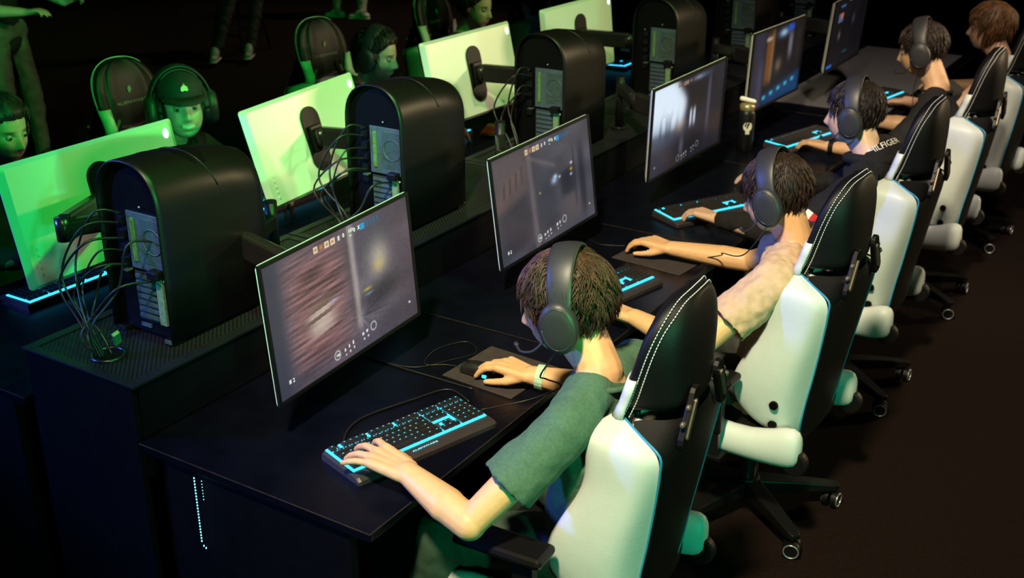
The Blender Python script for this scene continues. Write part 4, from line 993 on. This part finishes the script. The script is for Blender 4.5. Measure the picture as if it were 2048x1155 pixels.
    if 'lk' in J:
        tb = MB()
        tb.capsule(rel(Hp) - lat * .09, rel(Hp) + lat * .09, .105, .105)
        shn = []
        for k_, sg in (('l', -1), ('r', 1)):
            K, F = Vector(J[k_ + 'k']), Vector(J[k_ + 'f'])
            tb.capsule(rel(Hp) + lat * (sg * .09) + Vector((0, 0, -.02)), rel(K), .092, .068); tb.capsule(rel(K), rel(F) + Vector((0, 0, .06)), .068, .052)
            shn.append((K, F))
        tm_ = remesh(tb, .012, 4, .5); wrinkle(tm_, .008, 14, 3.0)
        place('trousers', tm_, mat('cloth_%.3f_%.3f_%.3f' % tuple(trousers), trousers, .8, var=.2, bump=.25, bscale=40), root, True)
        for K, F in shn:
            fd = (Vector(J.get('toe', fw))); fd.z = 0; fd.normalize(); sh_ = MB(); f = rel(F)
            sh_.capsule(f + fd * -.05 + Vector((0, 0, .045)), f + fd * .13 + Vector((0, 0, .035)), .040, .034, axis=Vector((0, 0, 1)), k=.9); sh_.capsule(f + Vector((0, 0, .10)), f + fd * .05 + Vector((0, 0, .06)), .042, .042)
            sm2 = remesh(sh_, .009, 4, .5); so_ = place('shoe', sm2, mat('shoe_%.3f_%.3f_%.3f' % tuple(shoes), shoes, .6, var=.15), root, True)
            sl = MB().capsule(f + fd * -.055 + Vector((0, 0, .014)), f + fd * .14 + Vector((0, 0, .014)), .042, .038, axis=Vector((0, 0, 1)), k=.33); obj('sole', sl, mat('pale_sole', (.55, .55, .5), .6, var=.1), so_, True)
            obj('lace', MB().tube([f + fd * (.03 + .02 * (i % 4)) + Vector((0, 0, .112 - .013 * (i % 4))) + fd.cross(Vector((0, 0, 1))) * (.022 * (-1) ** i) for i in range(8)], .0028, 5), mat('lace_pale', (.6, .6, .55), .7, var=.1), so_, True)
    return root, H, R, hs
def headset(label, H, R, s, mic=True, cable_to=None, hw=1.0, tilt=0.0):
    t = thing('headset', label, 'headset', H, 0, 'over-ear headsets')
    Rt = R @ Matrix.Rotation(tilt, 3, 'X'); T = lambda x, y, z: Rt @ (Vector((x, y, z)) * s)
    bd = MB(); rs = []
    for i in range(25):
        a = math.radians(-8 + 196 * i / 24); rx, rz = .108 * hw, .142; cx, cz = rx * math.cos(a), -.004 + rz * math.sin(a)
        wd = .026 + .010 * abs(math.sin(a)) ; nx, nz = math.cos(a), math.sin(a); ring = []
        for q in range(10):
            b = 2 * math.pi * q / 10; ring.append(T(cx + nx * .0075 * math.sin(b), -.022 + wd * math.cos(b), cz + nz * .0075 * math.sin(b)))
        rs.append(ring)
    obj('headband', bd.rings(rs), M_headset, t, True, sub=1)
    pdg = MB(); rs = []
    for i in range(13):
        a = math.radians(48 + 84 * i / 12); rx, rz = .098 * hw, .131; ring = []
        for q in range(8): b = 2 * math.pi * q / 8; ring.append(T((rx + .006 * math.sin(b)) * math.cos(a), -.008 + .020 * math.cos(b), -.004 + (rz + .006 * math.sin(b)) * math.sin(a)))
        rs.append(ring)
    obj('band_pad', pdg.rings(rs), M_cushion, t, True)
    for sx in (-1, 1):
        cup = MB(); rs = []
        for d, k_ in ((.086, .92), (.100, 1.0), (.114, 1.0), (.122, .82), (.125, .45)):
            rs.append([T(sx * d * hw, -.014 + .046 * k_ * math.cos(q), -.018 + .062 * k_ * math.sin(q)) for q in [2 * math.pi * j / 24 for j in range(24)]])
        if sx < 0: rs = [list(reversed(r)) for r in rs]
        c_ = obj('ear_cup', cup.rings(rs), M_headset, t, True)
        obj('cup_trim', MB().add([], []) if False else MB().tube([T(sx * .1215 * hw, -.014 + .036 * math.cos(q), -.018 + .050 * math.sin(q)) for q in [2 * math.pi * j / 30 for j in range(31)]], .0016 * s, 5), mat('cup_trim_dark', (.03, .04, .03), .3, var=.1), c_, True)
        obj('ear_cushion', MB().tube([T(sx * .080 * hw, -.008 + .034 * math.cos(q), -.014 + .045 * math.sin(q)) for q in [2 * math.pi * j / 26 for j in range(27)]], .013 * s, 8), M_cushion, t, True)
    if mic:
        pts = smooth_path([T(-.108 * hw, .02, -.045), T(-.106, .055, -.075), T(-.085, .092, -.085), T(-.055, .112, -.080)], 6)
        mo = obj('mic_boom', MB().tube(pts, .0032 * s, 6), M_headset, t, True); obj('mic_tip', MB().capsule(pts[-2], pts[-1], .0065 * s), M_cushion, mo, True)
    if cable_to:
        p = [T(-.105 * hw, -.01, -.065)] + [Vector(q) - Vector(H) for q in cable_to]
        obj('headset_cable', MB().tube(smooth_path(p, 8), .0022, 6), M_cable, t, True)
    return t
def short_line(front=.062, side=-.008, back=-.085):
    return lambda a: float(np.interp(a, [0, .6, 1.05, 1.45, 1.9, 2.4, math.pi], [front, front - .004, .03, side, side - .035, back + .01, back]))
Mt_green = mat('tee_green', (.055, .135, .080), .85, var=.16, vscale=140, bump=.3, bscale=30)
Mt_beige = mat('tee_beige', (.56, .39, .24), .85, var=.08, vscale=50, bump=.4, bscale=30)
Mt_black = mat('tee_black', (.005, .005, .006), .85, var=.2, bump=.4, bscale=40)
Mt_hood = mat('hoodie_black', (.004, .004, .0045), .9, var=.2, bump=.5, bscale=30)
Mt_grey = mat('tee_grey_green', (.16, .20, .17), .85, var=.1, bump=.3, bscale=40)
LH = dict(d=(-1, .10, -.22), n=(0, 0, 1), tv=(0, 1, 0))
# --- player 1, green tee
J1 = dict(head=(.222, .530, 1.200), face=(-1, -.26, -.28), neck=(.335, .515, 1.045), ls=(.345, .335, .975), rs=(.345, .705, .985), chest=(.36, .52, .86), hip=(.31, .53, .57),
          le=(.195, .135, .765), lw=(-.022, .180, .812), re=(.16, .90, .77), rw=(-.055, .832, .790), lk=(-.02, .30, .56), rk=(-.03, .74, .56), lf=(-.10, .28, 0), rf=(-.12, .74, 0), hs=1.08, toe=(-1, 0, 0))
p1, H1, R1, s1 = person('player in a green tee with brown hair at the nearest lit screen', J1, (.74, .44, .21), .0042, 1.0,
    top=dict(name='tee', mat=Mt_green, hem=.62), hairf=dict(line=short_line(.055, -.004, -.092), thick=.013, clumps=5000, length=.045, lift=.32, seed=4, width=.0019, curl=.7), haircol=(.052, .025, .011),
    hands=dict(l=dict(d=(-1, .16, -.02), n=(0.05, -.1, 1), tv=(0, 1, 0), s=1.26, curls=(.30, .28, .28, .18), spread=.30, lift=.16, r=.92), r=dict(d=(-1, .0, .06), n=(0, -.05, 1), tv=(0, -1, 0), s=1.10, curls=(.34, .34, .40, .45), spread=.10, lift=.02, thumb=(.85, .5, -.35))),
    collar=dict(R=.070, r=.008, up=-.020, off=(.006, .0, -.010)), trousers=(.025, .05, .03), shirt_r=1.10)
wb = MB(); a = Vector(J1['rw']) - Vector((p1.location)); e_ = (Vector(J1['re']) - Vector(J1['rw'])).normalized()
obj('wristband', MB().tube([a + e_ * .018, a + e_ * .042], [.0365, .0385], 18), M_wrist, p1)
headset('dark headset on the player in the green tee', H1, R1, s1, True, [(.215, .43, 1.04), (.19, .50, .99), (.12, .70, .86), (.02, .70, .79), (-.08, .60, .775)], tilt=.12)
# --- player 2, beige tee
J2 = dict(head=(.345, 1.69, 1.185), face=(-1, .02, -.36), neck=(.43, 1.69, 1.03), ls=(.435, 1.49, .965), rs=(.435, 1.88, .975), chest=(.44, 1.69, .84), hip=(.38, 1.68, .57),
          le=(.27, 1.30, .765), lw=(.02, 1.36, .795), re=(.155, 2.06, .785), rw=(-.145, 2.005, .795), lk=(.02, 1.48, .56), rk=(.02, 1.9, .56), lf=(-.06, 1.46, 0), rf=(-.08, 1.9, 0), hs=1.05, toe=(-1, 0, 0))
p2, H2, R2, s2 = person('player in a beige tee with dark brown hair at the second lit screen', J2, (.74, .44, .21), .0048, 1.0,
    top=dict(name='tee', mat=Mt_beige, hem=.62, wr=.009, ws=17), hairf=dict(line=short_line(.055, .0, -.080), thick=.011, clumps=2200, length=.036, lift=.25, seed=9, width=.0024), haircol=(.022, .010, .005),
    hands=dict(l=dict(d=(-1, .15, -.03), n=(0, 0, 1), tv=(0, 1, 0), s=1.08), r=dict(d=(-1, .06, .05), n=(0, -.05, 1), tv=(0, -1, 0), s=1.10, curls=(.36, .36, .40, .45), lift=.02, thumb=(.85, .5, -.35))),
    collar=dict(R=.068, r=.008, up=-.020), trousers=(.03, .035, .03), shirt_r=1.14)
headset('dark headset on the player in the beige tee', H2, R2, s2, True, [(.30, 1.58, 1.0), (.16, 1.75, .92), (.08, 1.95, .83), (-.02, 2.0, .78)])
# --- player 3, black hoodie
J3 = dict(head=(.265, 2.80, 1.205), face=(-1, -.05, -.16), neck=(.36, 2.77, 1.04), ls=(.385, 2.55, .975), rs=(.385, 2.98, .985), chest=(.40, 2.77, .85), hip=(.35, 2.78, .57),
          le=(.16, 2.36, .79), lw=(-.125, 2.405, .800), re=(.15, 3.12, .79), rw=(-.12, 3.05, .80), lk=(.0, 2.60, .56), rk=(.0, 3.0, .56), lf=(-.08, 2.6, 0), rf=(-.08, 3.0, 0), hs=1.05, toe=(-1, 0, 0))
p3, H3, R3, s3 = person('player in a black hoodie with a small red and white flag patch', J3, (.64, .42, .28), .006, 1.0,
    top=dict(name='hoodie', mat=Mt_hood, hem=1.93, wr=.010, ws=15), shirt_r=1.08, hairf=dict(line=short_line(.055, .0, -.075), thick=.011, clumps=1400, length=.036, lift=.25, seed=13), haircol=(.010, .005, .003),
    hands=dict(l=dict(d=(-1, .22, -.02), n=(0, 0, 1), tv=(0, 1, 0), s=1.08, curls=(.38, .36, .38, .4), lift=.1), r=dict(d=(-1, 0, 0), n=(0, 0, 1), tv=(0, -1, 0), s=1.08)), collar=dict(R=.085, r=.022, up=-.005), trousers=(.012, .012, .015))
headset('dark headset on the player in the black hoodie', H3, R3, s3, True)
M_red = mat('flag_red', (.65, .01, .015), .7, var=.1); M_pat = mat('flag_white', (.8, .78, .7), .7, var=.05)
# --- player 4, black tee and watch
J4 = dict(head=(.225, 4.02, 1.255), face=(-1, -.05, -.28), neck=(.33, 4.0, 1.085), ls=(.35, 3.80, 1.01), rs=(.35, 4.20, 1.02), chest=(.38, 4.0, .88), hip=(.35, 3.97, .57),
          le=(.215, 3.70, .80), lw=(-.085, 3.70, .795), re=(.16, 4.32, .80), rw=(-.06, 4.30, .80), lk=(.0, 3.8, .56), rk=(.0, 4.2, .56), lf=(-.08, 3.8, 0), rf=(-.08, 4.2, 0), hs=1.05, toe=(-1, 0, 0))
p4, H4, R4, s4 = person('player in a black tee with a black watch at the fourth lit screen', J4, (.62, .38, .22), .006, 1.0,
    top=dict(name='tee', mat=Mt_black, hem=.75), hairf=dict(line=short_line(.055, .0, -.080), thick=.011, clumps=1200, length=.036, lift=.25, seed=17), haircol=(.014, .006, .004),
    hands=dict(l=dict(d=(-1, .25, -.02), n=(0, 0, 1), tv=(0, 1, 0), s=1.08, curls=(.34, .34, .36, .36), lift=.1), r=dict(d=(-1, 0, 0), n=(0, 0, 1), tv=(0, -1, 0), s=1.05)), collar=dict(R=.068, r=.008, up=-.020), trousers=(.012, .012, .015))
headset('dark headset on the player in the black tee', H4, R4, s4, True, [(.24, 3.92, 1.08), (.25, 3.9, 1.0)])
a = Vector(J4['lw']) - p4.location; e_ = (Vector(J4['le']) - Vector(J4['lw'])).normalized()
wt = obj('watch_strap', MB().tube([a + e_ * .012, a + e_ * .036], [.037, .039], 18), M_black, p4); obj('watch_case', MB().cyl(a + e_ * .024 + Vector((0, 0, .030)), a + e_ * .024 + Vector((0, 0, .042)), .019, n=18), M_metal, wt)
# --- player 5, far, light brown bob
J5 = dict(head=(.345, 5.06, 1.215), face=(-1, -.1, -.08), neck=(.43, 5.05, 1.055), ls=(.44, 4.86, .985), rs=(.44, 5.24, .985), chest=(.43, 5.05, .86), hip=(.37, 5.04, .57),
          le=(.26, 4.75, .79), lw=(.0, 4.85, .80), re=(.40, 5.42, .82), rw=(.10, 5.40, .80), hs=1.05)
person('far player with light brown hair looking left, above the fourth near chair', J5, (.60, .36, .24), .0065, 1.0,
    top=dict(name='top', mat=mat('top_rust', (.20, .05, .035), .85, var=.1), hem=.25, voxel=.008), hairf=dict(line=short_line(.05, -.03, -.10), thick=.020, clumps=500, length=.06, lift=.25, seed=21, curl=.15), haircol=(.14, .065, .022), hands=dict(l=dict(LH), r=dict(d=(-1, 0, 0), n=(0, 0, 1), tv=(0, -1, 0))))
# flag patch and lettering on the hoodie of player 3
from mathutils.bvhtree import BVHTree
def decal(person_root, part, name, mesh, m, p, n, right, off=.003, sub=None):
    host = [c for c in person_root.children if c.name.split('.')[0] == part][0]; me = host.data
    bvh = BVHTree.FromPolygons([v.co for v in me.vertices], [tuple(q.vertices) for q in me.polygons])
    n = Vector(n).normalized(); r = Vector(right); r = (r - n * r.dot(n)).normalized(); u = n.cross(r); o = Vector(p) - person_root.location
    for v in mesh.vertices:
        q = o + r * v.co.x + u * v.co.y; hit = bvh.ray_cast(q + n * .06, -n, .14)
        if hit[0] is None: hit = bvh.find_nearest(q)
        v.co = hit[0] + n * (off + v.co.z)
    mesh.update(); return place(name, mesh, m, host)
def qmesh(x0, x1, h, th=.001):
    mb = MB(); 
    rs = [[(x0 + (x1 - x0) * i / 4, -h / 2, z), (x0 + (x1 - x0) * i / 4, h / 2, z)] for z in (0,) for i in range(5)]
    return mb.rings(rs, closed=False).mesh('patch')
# --- far row
Jf = lambda x, y, z, fx=1.0, fy=-.1, fz=-.15, **k: dict(dict(head=(x, y, z), face=(fx, fy, fz), neck=(x - .085, y, z - .160), ls=(x - .11, y + .185, z - .235), rs=(x - .11, y - .185, z - .235), chest=(x - .11, y, z - .36), hip=(x - .06, y, .57),
     le=(x + .06, y + .26, .78), lw=(x + .30, y + .15, .80), re=(x + .06, y - .26, .78), rw=(x + .30, y - .15, .80), hs=1.05), **k)
RH = dict(l=dict(d=(1, 0, -.03), n=(0, 0, 1), tv=(0, -1, 0)), r=dict(d=(1, 0, 0), n=(0, 0, 1), tv=(0, 1, 0)))
JB0 = Jf(-2.375, .80, 1.215, 1, .05, -.25)
person('dark haired player in profile at the left edge, behind the nearest white monitor back', JB0, (.60, .42, .32), .006, 1.0, top=dict(name='jumper', mat=Mt_black, hem=1.9, voxel=.008),
    hairf=dict(line=short_line(.064, .0, -.08), thick=.016, clumps=500, length=.04, seed=31, sweep=True), haircol=(.015, .009, .006), hands=RH, beard=(.10, .06, .045))
JB1 = Jf(-2.265, 1.585, 1.155, 1, -.62, .08, headup=(.05, -.05, 1), hs=1.15)
pb1, Hb, Rb, sb_ = person('smiling player in a dark cap and headset facing the camera', JB1, (.66, .48, .38), .0042, 1.0, top=dict(name='jumper', mat=Mt_black, hem=1.9, voxel=.008), smile=.8, teeth=True, hw=1.02,
    hairf=dict(line=short_line(.06, -.06, -.10), thick=.010, clumps=400, length=.05, seed=33, lift=.1), haircol=(.03, .018, .012), hands=RH)
hcl = Hb - pb1.location; cp = MB(); P = head_points(48, 40)
rs = []
for z_, k_ in ((.030, 1.10), (.052, 1.12), (.080, 1.12), (.105, 1.08), (.122, .80), (.130, .35), (.132, .03)):
    rs.append([hcl + Rb @ (Vector((.078 * math.cos(q) * k_ * min(1, math.sqrt(max(.02, 1 - ((z_ - .03) / .108) ** 2)) * 1.1), -.010 + .098 * math.sin(q) * k_ * min(1, math.sqrt(max(.02, 1 - ((z_ - .03) / .108) ** 2)) * 1.1), z_)) * sb_) for q in [2 * math.pi * j / 28 for j in range(28)]])
M_cap = mat('cap_black', (.018, .018, .022), .8, var=.15, bump=.2, bscale=150)
cap = obj('cap', cp.rings(rs), M_cap, pb1, True)
br = MB(); top_, bot_ = [], []
for j in range(15):
    q = math.radians(18 + 144 * j / 14); top_.append((.084 * math.cos(q), -.008 + .106 * math.sin(q), .040)); L = .055 * math.sin(q) ** .6; bot_.append((.088 * math.cos(q), -.008 + .106 * math.sin(q) + L, .040 - .020 * math.sin(q)))
rsb = [[hcl + Rb @ (Vector(p) * sb_) for p in r] for r in (top_, bot_)]; br.v += rsb[0] + rsb[1]
for j in range(14): br.f.append((j, j + 1, j + 16, j + 15))
obj('cap_brim', br, M_cap, cap, True, solid=.004)
ew2 = [(-.014, -.008), (-.008, -.012), (0, -.009), (.008, -.012), (.014, -.008), (.011, .004), (.005, .008), (0, .012), (-.005, .008), (-.011, .004)]
eb = MB().prism([(x, y) for x, y in ew2], 0, .003, lambda x, y, d: hcl + Rb @ (Vector((x, .100 + d - y * .25, .080 + y)) * sb_)); obj('cap_emblem', eb, mat('emblem_cream', (.8, .62, .42), .6, var=.1), cap)
ed = MB().prism([(-.005, .010), (.005, .010), (.0, .018)], 0, .004, lambda x, y, d: hcl + Rb @ (Vector((x, .099 + d - y * .25, .080 + y)) * sb_)); obj('emblem_peak', ed, mat('emblem_orange', (.7, .2, .05), .6, var=.1), cap)
headset('dark headset worn over the cap of the smiling player', Hb, Rb, sb_ * 1.06, False)
JB2 = Jf(-2.20, 2.86, 1.165, 1, .20, -.22)
pb2, Hb2, Rb2, sb2 = person('bearded player in a pale jumper and headset looking down', JB2, (.62, .44, .34), .005, 1.0, top=dict(name='jumper', mat=Mt_grey, hem=1.9, voxel=.008), beard=(.09, .055, .04),
    hairf=dict(line=short_line(.066, .0, -.08), thick=.016, clumps=900, length=.045, seed=37, sweep=True, lift=.6), haircol=(.018, .010, .007), hands=RH)
headset('large dark headset on the bearded player', Hb2, Rb2, sb2, True)
JB3 = Jf(-2.42, 4.10, 1.225, 1, -.02, -.22)
person('dark haired player in a navy top looking down at the top edge of the picture', JB3, (.58, .38, .28), .006, 1.0, top=dict(name='top', mat=mat('top_navy', (.012, .016, .024), .85, var=.1), hem=1.9, voxel=.008),
    hairf=dict(line=short_line(.064, .0, -.08), thick=.014, clumps=500, length=.04, seed=41, sweep=True), haircol=(.014, .009, .007), hands=RH)
JB4 = Jf(-2.50, 5.58, 1.23, 1, 0, -.2)
person('hidden player whose hands show between the third and fourth towers', JB4, (.60, .38, .25), .009, 1.0, top=dict(name='top', mat=mat('top_tan', (.45, .28, .18), .85, var=.1), hem=.7, voxel=.009),
    hairf=dict(line=short_line(.05, .0, -.08), thick=.014, clumps=200, length=.04, seed=43), haircol=(.03, .02, .01), hands=RH)
# --- bystanders behind the far row
JS = dict(head=(-5.55, 3.05, 1.66), face=(.9, .3, -.2), neck=(-5.6, 3.04, 1.50), ls=(-5.66, 3.23, 1.42), rs=(-5.55, 2.85, 1.42), chest=(-5.6, 3.04, 1.25), hip=(-5.55, 3.02, .93), le=(-5.52, 3.36, 1.17), lw=(-5.34, 3.38, 1.10), re=(-5.38, 2.80, 1.12), rw=(-5.22, 2.98, 1.10),
          lk=(-5.50, 3.14, .50), rk=(-5.46, 2.90, .50), lf=(-5.5, 3.15, 0), rf=(-5.46, 2.88, 0), toe=(1, 0, 0))
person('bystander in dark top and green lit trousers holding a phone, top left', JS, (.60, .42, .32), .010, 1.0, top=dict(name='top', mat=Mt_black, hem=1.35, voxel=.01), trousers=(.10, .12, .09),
    hairf=dict(line=short_line(.05, .0, -.08), clumps=100, seed=51), hands=dict(l=dict(d=(.6, .7, .35), n=(-.4, .3, .8), tv=(.6, -.6, .3), curls=(.7, .7, .7, .7)), r=dict(d=(.8, .5, .1), n=(0, 0, 1), tv=(0, 1, 0))))
ph = obj('phone', MB().box((0, 0, 0), (.075, .15, .009)), M_darkgloss, None, bevel=.003); ph.location = (-5.255, 3.475, 1.15); ph.rotation_euler = (.35, .2, -.6); tag(ph, 'dark phone in the hand of the bystander at top left', 'phone')
JT = dict(head=(-7.2, 6.9, 1.45), face=(.9, -.5, -.1), neck=(-7.26, 6.93, 1.28), ls=(-7.2, 7.12, 1.2), rs=(-7.38, 6.78, 1.2), chest=(-7.3, 6.95, 1.05), hip=(-7.3, 6.95, .72), le=(-7.05, 7.2, .98), lw=(-6.9, 7.0, .85), re=(-7.25, 6.65, .98), rw=(-7.0, 6.7, .85),
          lk=(-6.88, 6.85, .66), rk=(-6.98, 6.58, .66), lf=(-6.74, 6.50, .04), rf=(-6.90, 6.20, .04), toe=(.55, -.8, 0))
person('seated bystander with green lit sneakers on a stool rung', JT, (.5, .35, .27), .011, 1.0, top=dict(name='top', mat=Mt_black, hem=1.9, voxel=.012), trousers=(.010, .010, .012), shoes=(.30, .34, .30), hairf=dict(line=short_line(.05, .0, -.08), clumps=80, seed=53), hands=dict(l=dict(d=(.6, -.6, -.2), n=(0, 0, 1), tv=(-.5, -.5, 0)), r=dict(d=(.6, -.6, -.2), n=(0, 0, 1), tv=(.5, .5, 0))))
sl = thing('bar_stool', 'dark metal bar stool under the seated bystander', 'stool', (-7.2, 6.85, 0))
obj('seat', MB().cyl((0, 0, .60), (0, 0, .645), .19, n=26), M_blackplastic, sl, bevel=.012)
for sx in (-1, 1):
    for sy in (-1, 1): obj('leg', MB().tube([(sx * .12, sy * .12, .60), (sx * .21, sy * .21, 0)], .012, 8), M_metal, sl)
for a_, b_ in (((-.18, -.18), (.18, -.18)), ((.18, -.18), (.18, .18)), ((.18, .18), (-.18, .18)), ((-.18, .18), (-.18, -.18))): obj('rung', MB().tube([(*a_, .19), (*b_, .19)], .010, 8), M_metal, sl)
JW = dict(head=(-7.55, 9.1, 1.66), face=(-.8, -.5, 0), neck=(-7.55, 9.1, 1.5), ls=(-7.6, 8.93, 1.42), rs=(-7.5, 9.28, 1.42), chest=(-7.55, 9.1, 1.25), hip=(-7.55, 9.05, .93), le=(-7.6, 8.85, 1.15), lw=(-7.7, 8.9, .95), re=(-7.45, 9.35, 1.15), rw=(-7.5, 9.4, .9), lk=(-7.66, 8.95, .5), rk=(-7.40, 9.1, .5), lf=(-7.64, 8.92, 0), rf=(-7.32, 8.98, 0), toe=(-.9, -.45, 0))
person('walking bystander of whom only white sneakers and ankles show at the top edge', JW, (.5, .35, .27), .012, 1.0, top=dict(name='top', mat=Mt_black, hem=1.9, voxel=.012), trousers=(.45, .42, .38), shoes=(.75, .74, .70), hairf=dict(line=short_line(.05, .0, -.08), clumps=60, seed=57), hands=dict(l=dict(d=(0, 0, -1), n=(-1, 0, 0), tv=(0, -1, 0)), r=dict(d=(0, 0, -1), n=(1, 0, 0), tv=(0, -1, 0))))
# hoodie patch + lettering (player 3: left shoulder and upper back)
CD = Vector((.40, -.82, .41))
fp = (.262, 2.385, .885)
decal(p3, 'hoodie', 'flag_patch_white', qmesh(-.026, .0, .032), M_pat, fp, CD, (.75, .2, -.55)); decal(p3, 'hoodie', 'flag_patch_red', qmesh(.0, .026, .032), M_red, fp, CD, (.75, .2, -.55))
hb_ = MB().ellipsoid(Vector((.378, 2.84, 1.040)) - p3.location, (.098, .135, .078), None, 20, 14).ellipsoid(Vector((.395, 2.77, 1.015)) - p3.location, (.075, .13, .07), None, 20, 14)
hbm = remesh(hb_, .007, 6, .5); wrinkle(hbm, .004, 20, 2.0); place('hood', hbm, Mt_hood, p3, True)
decal(p3, 'hood', 'hood_lettering', text_mesh('HILFIGER', .036), M_pat, (.400, 2.80, 1.085), CD, (.5, .7, .22), .006)
bpy.data.scenes.remove(WS)
